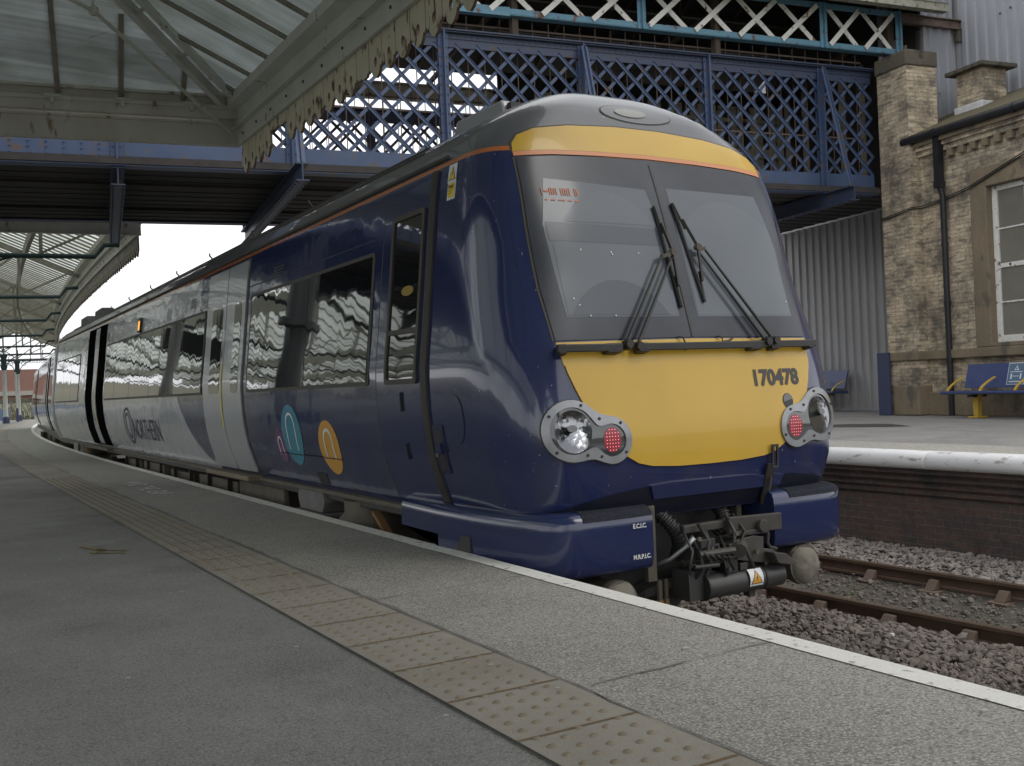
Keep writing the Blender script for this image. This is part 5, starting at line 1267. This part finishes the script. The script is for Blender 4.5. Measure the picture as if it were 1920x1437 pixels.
def glazing(par, fx, y0, y1, step, glassm, barm, barstep, hip_y=None, ridge=3.25, sides=(1,-1), bar_r=.022):
    ys = curveY(y0,y1,step)
    for sd in sides:
        g = MB(); rows = []
        for y in ys:
            xr = fx(y)-ridge; top = ridge
            if hip_y is not None and y > hip_y-ridge: top = max(0.001, hip_y-y)
            xe = fx(y) if sd > 0 else xr-ridge
            rows.append([(xe-sd*(.05+(top-.05)*i/2), y, 5.96+.42*(top*i/2)) for i in range(3)])
        g.grid(rows); g.build('glass_roof',glassm,par)
    b = MB(); y = y0+.2
    while y < y1:
        xr = fx(y)-ridge; top = ridge
        if hip_y is not None and y > hip_y-ridge: top = max(0.05, hip_y-y)
        for sd in sides:
            xe = fx(y) if sd > 0 else xr-ridge
            b.bar((xe-sd*.05,y,5.93),(xe-sd*top,y,5.93+.42*top),bar_r*1.6,bar_r*2.2)
        y += barstep
    b.build('glazing_bar',barm,par)
def truss(par, y, xf, steel, ties=True):
    xr = xf-3.25; t = MB()
    zT = 5.17
    t.bar((xf-.05,y,5.80),(xr,y,5.80+.42*3.25),.08,.14); t.bar((2*xr-xf+.05,y,5.80),(xr,y,5.80+.42*3.25),.08,.14)
    t.build('principal_rafter',steel,par)
    k = MB()
    for m_ in (-1.55,1.55): k.bar((xr+m_,y,zT),(xr+m_,y,6.5),.07,.07); k.bar((xr+m_,y,6.45),(xr,y,zT+.1),.06,.06); k.bar((xr+m_*1.9,y,5.9),(xr+m_,y,zT+.05),.05,.05)
    k.bar((xr,y,zT),(xr,y,7.2),.09,.09)
    k.build('strut',steel,par)
    q = MB(); q.tube([(xf-.1,y,5.45),(xf-.42,y,5.43),(xf-.62,y,zT),(xr,y,zT-.03),(2*xr-xf+.62,y,zT),(2*xr-xf+.42,y,5.43),(2*xr-xf+.1,y,5.45)],.055,8); q.build('tie','teal',par)
# near canopy, over the camera
NF = lambda y: 3.95; NY = 13.9; NR = 3.25
cn = thing('station_canopy','dirty glazed platform canopy overhead with cream beams and a fretted timber valance','canopy',(.7,3,5.3),group='glazed platform canopies')
canopy_side(cn, NF, -9, NY, 4, 'glass_near','cream_steel',True)
MB().grid([[(-2.55-a,y,b) for a,b in [(-.02,5.39),(.02,5.39),(.02,5.8),(-.02,5.9),(-.02,5.39)]] for y in (-9,NY+.9)]).build('fascia_beam','cream_steel',cn)
valance(cn, NF, 2.5, NY, True)
glazing(cn, NF, -9, NY, .65, 'glass_near','bar_brown', .74, hip_y=NY)
# hipped end: end beam follows the footbridge, skewed to the fascia
def EB(x, dy=0.0): return NY + .1495*(3.95-x) + dy
eb = MB()
for a,b,z0,z1 in ((-.02,.02,5.40,5.66),(.0,.03,5.62,5.90),(-.05,.10,5.66,5.69),(-.17,-.06,5.71,5.86),(-.20,-.10,5.83,5.88),(-.14,-.11,5.88,6.0),(-.22,-.14,5.985,6.02),(-.03,.10,5.385,5.40)):
    xs = (3.97,-2.6)
    eb.add([(xs[0],EB(xs[0],a),z0),(xs[1],EB(xs[1],a),z0),(xs[1],EB(xs[1],b),z0),(xs[0],EB(xs[0],b),z0),(xs[0],EB(xs[0],a),z1),(xs[1],EB(xs[1],a),z1),(xs[1],EB(xs[1],b),z1),(xs[0],EB(xs[0],b),z1)],[(0,1,2,3),(4,5,6,7),(0,1,5,4),(1,2,6,5),(2,3,7,6),(3,0,4,7)])
ebo = eb.build('end_beam','cream_rust',cn)
for x in (3.3,2.45,1.62,.8):
    ck = MB(); ck.box(x-.10,x+.10,EB(x,-.24),EB(x,-.12),5.86,5.885).box(x-.02,x+.02,EB(x,-.22),EB(x,-.17),5.78,5.87)
    ck.build('gutter_cleat','cream_steel',ebo)
hp = MB(); ap = (.70, NY-NR)
hp.add([(3.93,EB(3.93,-.10),5.98),(-2.5,EB(-2.5,-.10),5.98),(ap[0],ap[1],5.96+.42*NR)],[(0,1,2)]); hp.build('glass_roof','glass_near',cn)
for k,x in enumerate((3.21,2.45,1.70,.95,.2,-.55,-1.3,-2.05)):
    d = min(3.95-x, x+2.55)*.93
    t = d/ NR
    x1 = x + (ap[0]-x)*0.0; y1 = EB(x,-.12)-d; MB().bar((x,EB(x,-.12),5.955),(x-.148*d,y1,5.955+.42*d*.99),.060,.075).build('glazing_bar','bar_brown',cn)
for sx_ in (1,-1):
    cx_ = 3.90 if sx_ > 0 else -2.5; c0 = Vector((cx_,EB(cx_,-.12),5.88)); a0 = Vector((ap[0],ap[1],5.88+.42*NR)); d = (a0-c0).normalized(); pr = Vector((d.y,-d.x,0)).normalized()
    h = MB()
    for q in (-.10,.10):
        h.bar(c0+pr*q, a0+pr*q, .035,.13); h.bar(c0+pr*(q*1.25)-Vector((0,0,.065)), a0+pr*(q*1.25)-Vector((0,0,.065)), .075,.012)
    h.build('hip_rafter','cream_steel',cn)
    for k in (.35,1.25,2.15,3.05): MB().bar(c0+d*k-pr*.10, c0+d*k+pr*.10, .10,.012).build('spacer','cream_steel',cn)
    h2 = MB(); h2.bar(c0+pr*.20*sx_+Vector((0,0,.06)), a0+pr*.20*sx_+Vector((0,0,.06)), .10,.02); h2.build('hip_flashing','t_rubber',cn)
    n1 = Vector((1.81 if sx_ > 0 else -.41, 11.76, 6.20)); c1_ = Vector((3.86 if sx_ > 0 else -2.46, EB(3.86,-.1), 5.50))
    rd = MB(); rd.tube([c1_, n1],.022,8).tube([n1, Vector((.70,10.6,6.16))],.022,8).tube([n1, n1+Vector((-.05 if sx_>0 else .05,-.1,.62))],.018,8)
    rd.build('tie_rod','cream_rust',cn)
    MB().lathe([(.03,-.05),(.055,-.03),(.055,.03),(.03,.05)],tuple(n1),10).build('rod_coupling','cream_rust',cn)
for kb in (1,2):  # unseen bays, added to shape the nose reflections; clearer glass keeps the daylight
    nb_ = (lambda kb: (lambda y: 3.95-6.5*kb))(kb)
    glazing(cn, nb_, -9, NY+.6, 4, 'glass_far','bar_brown', .74)
    vb_ = MB(); vb_.box(nb_(0)-.12,nb_(0)+.02,-9,NY+.9,5.40,5.95); vb_.build('valley_beam','cream_steel',cn)
    for y in (-4.5,4.7,NY): truss(cn, y, nb_(0), 'cream_steel')
rs_ = MB().bar((.70,-9,5.96+.42*NR),(.70,ap[1],5.96+.42*NR),.12,.16).build('ridge','cream_steel',cn)
st = MB()                                                    # cobweb strands on the hip glazing
for a,b in (((1.78,0),(2.30,.42)),((1.9,.95),(2.35,1.35)),((2.52,.95),(3.1,.7)),((1.8,1.75),(2.4,1.9)),((2.5,1.2),(2.9,2.0))):
    def HPp(x,d): return (x, EB(x,-.12)-d, 5.94+.42*d)
    st.tube([HPp(*a),HPp((a[0]+b[0])/2,(a[1]+b[1])/2-.05),HPp(*b)],.0025,4)
st.build('cobweb','t_spot_white',cn)
def column(x, y, label, ztop=5.0, base=ZP):
    c = thing('canopy_column', label, 'column', (x,y,base), group='cast iron canopy columns')
    MB().lathe([(.15,base+.42),(.135,base+.5),(.118,4.05),(.13,4.08),(.15,4.12),(.12,4.18)],(x,y,0),16).build('shaft','col_white',c,smooth=40)
    MB().lathe([(.21,base),(.21,base+.34),(.16,base+.42)],(x,y,0),8).build('base','col_blue',c)
    MB().lathe([(.12,4.18),(.16,4.25),(.15,4.9),(.21,5.0),(.21,5.12)],(x,y,0),16).build('capital','teal',c,smooth=40)
    b = MB()
    for dx,dy in ((1,0),(-1,0),(0,1),(0,-1)):
        pts = [(x+dx*(.15+1.1*(1-math.cos(R(t)))), y+dy*(.15+1.1*(1-math.cos(R(t)))), 4.3+.85*math.sin(R(t))) for t in range(0,91,15)]
        b.tube(pts,.03,6); 
        cpt = (x+dx*.42,y+dy*.42,4.93); b.tube([(cpt[0]+dx*.15*math.cos(R(a)),cpt[1]+dy*.15*math.cos(R(a)),cpt[2]+.15*math.sin(R(a))) for a in range(0,361,30)],.018,5)
    b.build('bracket','teal',c)
    return c
for y in (-4.5,4.7): truss(cn, y, 3.95, 'cream_steel')
column(.70,-4.5,'cream column far behind the camera under the near canopy')
# far canopy
FFo = lambda y: edgeX(y)+1.12
FY = 22.0
cf_ = thing('station_canopy','long glazed canopy curving away beyond the footbridge','canopy',(.7,40,5.3),group='glazed platform canopies')
canopy_side(cf_, FFo, FY, 80, 2, 'glass_far','cream_rust',False)
valance(cf_, FFo, FY+.1, 62, False)
glazing(cf_, FFo, FY, 80, 1.5, 'glass_far','bar_brown', .52, bar_r=.020)
MB().grid([[(FFo(y)-6.5-a,y,b) for a,b in [(-.02,5.39),(.02,5.39),(.02,5.9),(-.02,5.9),(-.02,5.39)]] for y in curveY(FY,80,2)]).build('fascia_beam','cream_rust',cf_)
e2_ = MB()
for a,b,z0,z1 in ((-.03,.03,5.37,5.64),(-.12,.06,5.64,5.67),(-.09,.06,5.36,5.37)):
    def E_(x,d): return FY-.02 + .1495*(4.05-x)*.6 + d
    xs=(4.12,-2.5)
    e2_.add([(xs[0],E_(xs[0],a),z0),(xs[1],E_(xs[1],a),z0),(xs[1],E_(xs[1],b),z0),(xs[0],E_(xs[0],b),z0),(xs[0],E_(xs[0],a),z1),(xs[1],E_(xs[1],a),z1),(xs[1],E_(xs[1],b),z1),(xs[0],E_(xs[0],b),z1)],[(0,1,2,3),(4,5,6,7),(0,1,5,4),(1,2,6,5),(2,3,7,6),(3,0,4,7)])
e2_.build('end_beam','cream_rust',cf_)
k = 0; words = ['nearest the footbridge','second beyond the footbridge','third beyond the footbridge','fourth beyond the footbridge','fifth beyond the footbridge','nearest the far platform end','at the far end of the canopy']
yy = 24.0
while yy < 80:
    truss(cf_, yy, FFo(yy), 'bar_brown'); 
    column(FFo(yy)-3.25, yy, 'cream column with a blue base, '+words[k]); yy += 9.2; k += 1
for m_ in (1.55,3.25,4.95):
    z_ = 5.86+.42*(3.25-abs(3.25-m_))
    p_ = MB(); ys = curveY(FY,79,4)
    for a,b in zip(ys, ys[1:]): p_.bar((FFo(a)-m_,a,z_-.12),(FFo(b)-m_,b,z_-.12),.10,.26 if m_ != 3.25 else .2)
    p_.build('purlin','bar_brown',cf_)
for kb in (1,2,3):
    ob = (lambda kb: (lambda y: FFo(y)-6.5*kb))(kb)
    glazing(cf_, ob, FY, 76, 4, 'glass_far','bar_brown', 1.04, bar_r=.022)
    vp_ = MB(); ys = curveY(FY,76,4)
    for a,b in zip(ys, ys[1:]): vp_.bar((ob(a)-6.5,a,5.68),(ob(b)-6.5,b,5.68),.12,.5)
    vp_.build('valley_beam','cream_rust',cf_)
    yy = 24.0
    while yy < 76: truss(cf_, yy, ob(yy), 'bar_brown'); yy += 9.2
ar = MB()                                                   # ring-work in the end screen
for k in range(30):
    x = FFo(79.5)-.3-k*.225; ar.tube([(x+.085*math.cos(R(a)),79.6,5.05+.085*math.sin(R(a))) for a in range(0,361,45)],.018,4)
ar.bar((FFo(79.5),79.6,5.22),(FFo(79.5)-6.5,79.6,5.22),.05,.12)
for k in range(9): ar.bar((FFo(79.5)-.8*k,79.6,5.2),(FFo(79.5)-.8*k,79.6,5.9),.05,.05)
ar.build('end_screen','bar_brown',cf_)
# departure board, sign
db = thing('departure_board','black departure board hanging under the far canopy','sign',(.2,26.3,4.1)); MB().box(-.9,.7,26.2,26.4,3.75,4.25).build('case','led_board',db,bevel=.02); MB().box(-.8,.6,26.19,26.198,3.85,4.15).build('screen','led_board',db); MB().tube([(-.6,26.3,4.25),(-.6,26.3,5.2)],.03,6).tube([(.4,26.3,4.25),(.4,26.3,5.2)],.03,6).build('hanger','t_dark',db)

# ================================================================= RIGHT-HAND BUILDINGS
ZO = ZP+.12
sb = US(1.5,-3,ZO)
bld = thing('station_building','buff brick station building with sandstone dressings and a sash window','building',sb)
def ub(name, m, u0,u1,s0,s1,z0,z1, par=None, bevel=0, uv=None, **k):
    mb = MB(); ubox(mb,u0,u1,s0,s1,z0,z1); return mb.build(name, m, par if par is not None else bld, bevel=bevel, uv=AB if uv else None, **k)
U_F = .25
# wall in pieces round the window opening
WS0, WS1, WZ0, WZ1 = -3.55, -1.55, 2.30, 5.14
w_ = MB(); ubox(w_,U_F,U_F+.45,WS1,-.0,ZO,6.28); ubox(w_,U_F,U_F+.45,-9.5,WS0,ZO,6.28); ubox(w_,U_F,U_F+.45,WS0,WS1,ZO,WZ0); ubox(w_,U_F,U_F+.45,WS0,WS1,WZ1+.36,6.28); ubox(w_,U_F+.5,5.4,-9.5,.0,ZO,6.28)
w_.build('wall','buff_brick',bld,uv=AB)
ub('plinth','stone',.17,U_F-.002,-9.5,-.002,ZO,1.47,bevel=.015)
ub('string_course','stone',.13,U_F-.002,-9.5,-.002,2.10,2.27,bevel=.02)
ub('cornice','buff_brick',.17,U_F-.002,-9.5,-.02,6.0,6.10,uv=1); ub('cornice','buff_brick',.12,U_F-.002,-9.5,-.02,6.10,6.18,uv=1); ub('cornice','stone',.06,U_F-.002,-9.5,-.02,6.18,6.27)
s_ = -.75
while s_ > -9: ub('dentil','stone',.155,U_F-.002,s_-.13,s_,5.86,5.995,bevel=.01); s_ -= .27
# window
wn = ub('window_surround','stone',.215,.60,-1.56,-1.20,2.272,5.50,bevel=.02)
for a in ((.215,.60,-3.92,-3.56,2.272,5.50),(.212,.60,-3.558,-1.562,5.145,5.50)): ub('surround_stone','stone',*a,par=wn,bevel=.015)
ub('sill','stone',.16,.60,-3.60,-1.55,2.272,2.345,par=wn,bevel=.015)
wf = MB()
for a in ((.36,.43,-1.66,-1.56,2.35,5.14),(.36,.43,-3.56,-3.46,2.35,5.14),(.36,.43,-3.46,-1.66,5.05,5.14),(.36,.43,-3.46,-1.66,2.35,2.47),(.375,.42,-3.46,-1.66,3.67,3.75)): ubox(wf,*a)
wf.build('sash_frame','white_paint',wn,bevel=.006)
for s_ in (-2.24,-2.86): ub('glazing_bar','white_paint',.385,.41,s_-.014,s_+.014,2.47,5.05,par=wn)
for z in (3.06,4.37): ub('glazing_bar','white_paint',.383,.408,-3.46,-1.66,z-.013,z+.013,par=wn)
ub('pane','dim_glass',.398,.404,-3.46,-1.66,2.47,5.05,par=wn)
# gutter, downpipe, cable
gtr = MB(); gtr.tube([US(.02,.20,6.325),US(.02,-9.5,6.325)],.075,10); 
for s_ in (-.05,-.6,-2.4,-4.2,-6): gtr.tube([US(.02,s_-.03,6.325),US(.02,s_+.03,6.325)],.088,10)
gtr.build('gutter','gutter',bld,smooth=40)
dp = MB(); ubox(dp,.03,.16,-.68,-.55,5.30,6.30); ubox(dp,.02,.17,-.69,-.54,5.30,5.42); dp.tube([US(.09,-.62,5.35),US(.14,-.64,5.15),US(.14,-.64,ZO)],.055,10)
for z in (4.2,3.1,2.05): dp.tube([US(.14,-.64,z),US(.14,-.64,z+.07)],.07,10)
dp.build('downpipe','gutter',bld,smooth=40)
cb = MB(); cb.tube([US(-.02,.80,4.92),US(-.03,.40,4.95),US(-.03,-.01,5.0),US(.20,-.05,5.02),US(.22,-.5,5.06),US(.19,-1.2,5.16),US(.19,-2.5,5.55),US(.19,-4,5.6)],.012,5)
cb.tube([US(-.02,.80,4.955),US(-.03,.40,4.985),US(-.03,-.01,5.035),US(.20,-.05,5.06),US(.22,-.5,5.10),US(.19,-1.2,5.20),US(.19,-2.5,5.59),US(.19,-4,5.64)],.010,5)
cb.build('cable','gutter',bld)
rfb = MB(); RB = lambda u: 6.36+.40*(u-.05)
rfb.add([US(.02,-9.5,RB(.02)),US(.02,.0,RB(.02)),US(2.9,.0,RB(2.9)),US(2.9,-9.5,RB(2.9)),US(.02,-9.5,RB(.02)+.07),US(.02,.0,RB(.02)+.07),US(2.9,.0,RB(2.9)+.07),US(2.9,-9.5,RB(2.9)+.07)],[(0,1,2,3),(4,5,6,7),(0,1,5,4),(1,2,6,5),(2,3,7,6),(3,0,4,7)])
rfb.add([US(.75,.0,RB(.75)),US(.75,1.0,RB(.75)),US(2.9,1.0,RB(2.9)),US(2.9,.0,RB(2.9)),US(.75,.0,RB(.75)+.07),US(.75,1.0,RB(.75)+.07),US(2.9,1.0,RB(2.9)+.07),US(2.9,.0,RB(2.9)+.07)],[(0,1,2,3),(4,5,6,7),(0,1,5,4),(1,2,6,5),(2,3,7,6),(3,0,4,7)])
rfb.build('roof','slate',bld)
# pillar
pl = thing('brick_pillar','tall buff brick pillar with a stone cap at the end of the footbridge','pillar',US(.35,.4,ZO))
ub('shaft','buff_brick',0,.74,0,.80,ZO,7.79,par=pl,uv=1); ub('cap','stone_plain',-.03,.77,-.03,.84,7.79,8.10,par=pl,bevel=.03)
ub('plinth_stone','stone',-.09,.70,-.07,.62,ZO,1.62,par=pl,bevel=.03); ub('string_course','stone',-.10,.70,-.08,.86,2.10,2.27,par=pl,bevel=.02); ub('base_brick','buff_brick',-.04,.70,-.03,.82,1.62,2.10,par=pl,uv=1)
bb = thing('board','tall blue board fixed to the foot of the brick pillar','board',US(-.12,.8,ZO)); ub('panel','col_blue',-.14,-.10,.64,.98,ZO,2.28,par=bb,bevel=.008)
# chimney
cu, cs = 1.25, -.63
ch = thing('chimney','short buff brick chimney stack with a stone slab on the station roof','chimney',US(cu+.3,cs+.3,6.9))
ub('stack','buff_brick',cu,cu+.62,cs,cs+.62,6.75,7.66,par=ch,uv=1); ub('slab','stone_plain',cu-.14,cu+.78,cs-.14,cs+.78,7.66,7.74,par=ch,bevel=.01)
ub('lead_flashing','lead',cu-.06,cu+.66,cs-.03,cs+.66,6.72,7.02,par=ch,bevel=.02)
# corrugated cladding
def corr(name, m, path, z0, z1, par, pitch=.25, depth=.035, normal=(0,-1)):
    """vertical ribbed sheet along a straight (u,s) path"""
    (ua,sa),(ub_,sb_) = path; L_ = math.hypot(ub_-ua, sb_-sa); du,ds = (ub_-ua)/L_, (sb_-sa)/L_; n = int(L_/pitch); rows = [[],[]]
    for k in range(n):
        for f,d in ((0,0),(.42,0),(.52,1),(.90,1)):
            t = min(L_, (k+f)*pitch); o = depth*d
            p = (ua+du*t+normal[0]*o, sa+ds*t+normal[1]*o)
            for r_,z in ((0,z0),(1,z1)): rows[r_].append(US(p[0],p[1],z if not callable(z) else z(p[0],p[1])))
    mb = MB().grid(rows); return mb.build(name, m, par)
hs = thing('clad_building','tall grey corrugated metal building rising behind the station roof','building',US(4.5,-3,ZO))
corr('cladding','clad',((1.38,.92),(2.32,.92)),lambda u,s: RB(u)+.02,9.05,hs,.24,.03,(0,-1))
corr('cladding','clad',((2.32,.92),(2.32,-9.5)),lambda u,s: RB(2.32),13.0,hs,.25,.04,(-1,0))
corr('cladding','clad',((2.32,9.0),(2.32,.92)),9.0,13.0,hs,.25,.04,(-1,0))
ub('corner_flashing','clad',2.27,2.36,.86,.95,7.2,9.05,par=hs); ub('edge_trim','clad_dark',1.33,1.40,.88,.96,6.8,9.0,par=hs)
corr('cladding','clad_dark',((.80,1.6),(1.5,1.6)),6.7,9.6,hs,.2,.03,(0,-1))
bd_ = MB(); ubox(bd_,2.40,12,-9.5,9,5.0,12.95); ubox(bd_,1.42,2.3,.98,4.0,6.6,9.0); bd_.build('structure','clad_dark',hs)
sc_ = MB()
for s_ in (-.2,-.45,-.9,-1.35,-1.6,-2.1,-2.6,-3.1): c=US(2.27,s_,8.9-.12*s_); sc_.box(c[0]-.02,c[0]+.0,c[1]-.02,c[1]+.02,c[2]-.02,c[2]+.02)
for s_,z in ((1.6,8.3),(1.7,7.6)): c=US(s_,.885,z); sc_.box(c[0]-.015,c[0]+.015,c[1]-.01,c[1]+.0,z-.015,z+.015)
sc_.build('fixing','t_under',hs)
ib = MB(); ubox(ib,.72,2.42,.80,.92,9.13,9.15); ubox(ib,.72,2.42,.855,.865,8.97,9.13); ubox(ib,.72,2.42,.80,.92,8.95,8.97); 
ibm = thing('steel_beam','rusty brown steel beam projecting from the end of the footbridge roof','beam',US(1.5,.86,8.95)); ib.build('flange_beam',mat('beam_brown',(.20,.15,.13),.6,c2=(.14,.10,.08),nscale=5,rust=.4,rscale=8),ibm)
MBk = MB(); ubox(MBk,2.2,2.44,.82,.90,8.70,8.95); MBk.build('bracket','t_under',ibm)
# clad wall under the bridge
cw = thing('clad_wall','grey corrugated wall under the footbridge behind the far platform','wall',US(1.5,4,ZO))
corr('cladding','clad_dark',((1.5,9.5),(1.5,.80)),ZO+.05,5.46,cw,.26,.04,(-1,0))
ub('base_rail','clad',1.44,1.56,.8,9.5,ZO,ZO+.05,par=cw); ub('backing','t_under',1.52,1.56,.8,9.5,ZO+.05,5.46,par=cw)
ub('return_wall','clad_dark',.6,1.5,.82,.86,ZO,5.46,par=cw)
# benches
def bench(u, s0, n, label, seats=4):
    L_ = n; t = thing('platform_bench', label, 'bench', US(u,s0-L_/2,ZO), group='blue and yellow benches on the far platform')
    st_ = MB(); prof = [(-.28,1.505),(-.26,1.475),(-.20,1.465),(.10,1.45),(.16,1.46),(.16,1.475),(.10,1.468),(-.20,1.488),(-.25,1.495),(-.27,1.515)]
    def ext(prof, a, b): 
        n_ = len(prof); st_ = MB(); vs = [US(u+p[0],a,p[1]) for p in prof]+[US(u+p[0],b,p[1]) for p in prof]
        return st_.add(vs,[tuple(range(n_)),tuple(range(n_,2*n_))]+[(i,(i+1)%n_,(i+1)%n_+n_,i+n_) for i in range(n_)])
    ext([(-.30,1.470),(-.27,1.455),(-.1,1.462),(.15,1.44),(.17,1.47),(.15,1.50),(-.1,1.505),(-.26,1.515),(-.30,1.50)], s0, s0-L_).build('seat','bench_blue',t,bevel=.006)
    ext([(.16,1.55),(.185,1.55),(.30,1.97),(.275,1.975)], s0-.12, s0-L_+.12).build('backrest','bench_blue',t,bevel=.006)
    for k in range(seats+1):
        s_ = s0-.10-(L_-.2)*k/seats
        a = MB(); pts = [US(u-.22+.38*math.sin(R(q))*.95, s_, 1.50+.24*(1-math.cos(R(q)))**.0*math.sin(R(q))**.6 if q > 0 else 1.50) for q in (0,4,12,25,40,60,80,90)]
        for p,q in zip(pts, pts[1:]): a.bar(p,q,.045,.018,(0,0,1))
        a.build('armrest','bench_yellow',t)
        MB().box(0,1,0,1,0,1)
    for s_ in (s0-.55, s0-L_+.55):
        l_ = MB(); l_.add([US(u+a_,s_+b_,z) for a_,b_,z in ((-.05,-.045,ZO+.03),(.05,-.045,ZO+.03),(.05,.045,ZO+.03),(-.05,.045,ZO+.03),(-.04,-.07,1.45),(.06,-.07,1.45),(.06,.07,1.45),(-.04,.07,1.45))],[(0,1,2,3),(4,5,6,7),(0,1,5,4),(1,2,6,5),(2,3,7,6),(3,0,4,7)])
        ubox(l_,u-.12,u+.14,s_-.10,s_+.10,ZO,ZO+.03); l_.build('leg','bench_yellow',t,bevel=.008)
        x = MB(); ubox(x,u-.16,u+.17,s_-.06,s_+.06,1.40,1.445); x.build('seat_bearer','t_dark',t)
    return t
b1 = bench(-.36,-1.17,3.1,'blue bench with yellow armrests under the sash window')
bench(.95,3.35+2.6-.0,2.6,'blue bench end showing from behind the train by the grey cladding')
sg = MB(); 
def bk(a,b,h=0.0): # point on the bench back: a along (towards camera negative s), b up 0..1
    s_ = -2.20-a; z = 1.60+.37*b; return US(-.36+.165+.115*((z-1.55)/.42)-.012-h, s_, z)
sg.add([bk(0,0),bk(.36,0),bk(.36,1.0),bk(0,1.0)],[(0,1,2,3)]); sgo = sg.build('notice','sign_white',b1)
MB().add([bk(.012,.03,.003),bk(.348,.03,.003),bk(.348,.97,.003),bk(.012,.97,.003)],[(0,1,2,3)]).build('notice_face','sign_blue',b1)
MB().add([bk(.13,.66,.005),bk(.23,.66,.005),bk(.18,.88,.005)],[(0,1,2)]).add([bk(.07,.26,.005),bk(.10,.26,.005),bk(.10,.5,.005),bk(.07,.5,.005)],[(0,1,2,3)]).add([bk(.26,.26,.005),bk(.29,.26,.005),bk(.29,.5,.005),bk(.26,.5,.005)],[(0,1,2,3)]).add([bk(.12,.37,.005),bk(.24,.37,.005),bk(.24,.40,.005),bk(.12,.40,.005)],[(0,1,2,3)]).add([bk(.05,.57,.005),bk(.31,.57,.005),bk(.31,.60,.005),bk(.05,.60,.005)],[(0,1,2,3)]).add([bk(.05,.12,.005),bk(.31,.12,.005),bk(.31,.16,.005),bk(.05,.16,.005)],[(0,1,2,3)]).build('notice_marks','sign_white',b1)
MB().add([bk(.155,.70,.007),bk(.205,.70,.007),bk(.18,.82,.007)],[(0,1,2)]).build('notice_mark_centre','sign_blue',b1)
# dark patch and paint scuffs on the far platform
mk = MB(); mk.add([(x,y,ZO-.002) for x,y in ((13.2,12.7),(13.9,12.3),(14.1,11.6),(13.6,10.8),(13.3,11.0),(13.0,11.9))],[(0,1,2,3,4,5)])
struct(mk.build('asphalt_patch',mat('patch_dark',(.045,.045,.045),.85)),'dark patch in the asphalt of the far platform','patch')
mk = MB(); mk.add([(12.9,9.8,ZO-.001),(13.0,9.8,ZO-.001),(12.8,8.9,ZO-.001),(12.74,8.9,ZO-.001)],[(0,1,2,3)]).add([(14.3,10.6,ZO-.001),(14.36,10.6,ZO-.001),(14.5,10.2,ZO-.001),(14.45,10.2,ZO-.001)],[(0,1,2,3)])
struct(mk.build('paint_scuff',mat('scuff_white',(.35,.35,.34),.85)),'worn white paint scuffs on the far platform','paint mark')

# ================================================================= FAR BACKGROUND
rb = thing('road_bridge','red brick road bridge crossing beyond the platform end','bridge',(10,130,0))
MB().box(3,60,128,131,2.75,6.1).build('parapet','red_brick_far',rb); MB().box(3,60,127.7,128.2,3.15,3.65).build('band','concrete',rb); MB().box(3,60,127.8,131.5,2.3,2.75).build('girder','t_rubber',rb)
for x in (3,24,40): MB().box(x,x+1.2,128,131,-.3,2.3).build('pier','red_brick_far',rb)
mst = thing('lamp_mast','slim white lamp mast with a blue foot on the far platform end','mast',(5.75,75,ZP)); MB().tube([(5.75,75,ZP+.9),(5.72,75,4.2)],.05,8).build('pole','col_white',mst); MB().tube([(5.76,75,ZP),(5.75,75,ZP+.9)],.075,8).build('foot','col_blue',mst)
fn = thing('fence','low blue fence at the far end of the near platform','fence',(0,86,0)); 
f_ = MB(); f_.box(-6,6.2,88,88.1,ZP-.1,1.75); f_.build('panel',mat('fence_blue',(.10,.15,.24),.7),fn)
def scrub(name, label, cx_, cy_, wx, wy, h, n, seed, m='foliage'):
    r_ = random.Random(seed); mb = MB()
    for _ in range(n):
        a = r_.uniform(0,6.28); q = r_.random()**.5; x = cx_+wx*q*math.cos(a); y = cy_+wy*q*math.sin(a)
        top = h*(1-.55*q*q)*(.75+.35*math.sin(x*1.9)*math.sin(y*.7+1)); z = r_.uniform(0,top); s = r_.uniform(.04,.16)*max(1,h/3.2)
        d = Vector((r_.gauss(0,1),r_.gauss(0,1),r_.gauss(.5,1))).normalized()*s; e = Vector((r_.gauss(0,1),r_.gauss(0,1),r_.gauss(0,1))).normalized()*s*.5
        p = Vector((x,y,z-.3)); mb.add([p-d-e*.3,p+e,p+d,p-e],[(0,1,2,3)])
    for _ in range(n//30):
        a = r_.uniform(0,6.28); q = r_.random()**.5; x = cx_+wx*q*math.cos(a); y = cy_+wy*q*math.sin(a)
        mb.tube([(x,y,-.3),(x+r_.uniform(-.4,.4),y,h*.4),(x+r_.uniform(-1,1),y,h*.85)],[.04,.03,.01],4,False)
    return tag(mb.build(name, m, origin=(cx_,cy_,0)), label, 'bushes', kind='stuff')
scrub('scrub','tangled brown winter scrub beyond the platform end below the road bridge',8,112,16,7,3.2,9000,1)
scrub('hedge','dark green low hedge at the far platform end',9,97,6,1.0,1.3,2600,2,mat('hedge_green',(.035,.055,.025),.95))
scrub('scrub','brown scrub along the left side of the station',-14,45,3,45,2.2,9000,3)
hl_ = MB(); rws = []
for i in range(49):
    a = R(-180+ i*7.5); rows = []
    h = 16+7*math.sin(i*.9)+5*math.sin(i*2.3)
    rws.append([(math.sin(a)*d, math.cos(a)*d, z) for d,z in ((150,-.36),(260,h*.25),(380,h*.8),(460,h),(620,h*.7))])
hl_.grid(rws); struct(hl_.build('hills',mat('hill_field',(.075,.085,.055),.95,c2=(.13,.115,.075),nscale=.02,namt=.4),smooth=True),'low wooded hills round the horizon','hills')
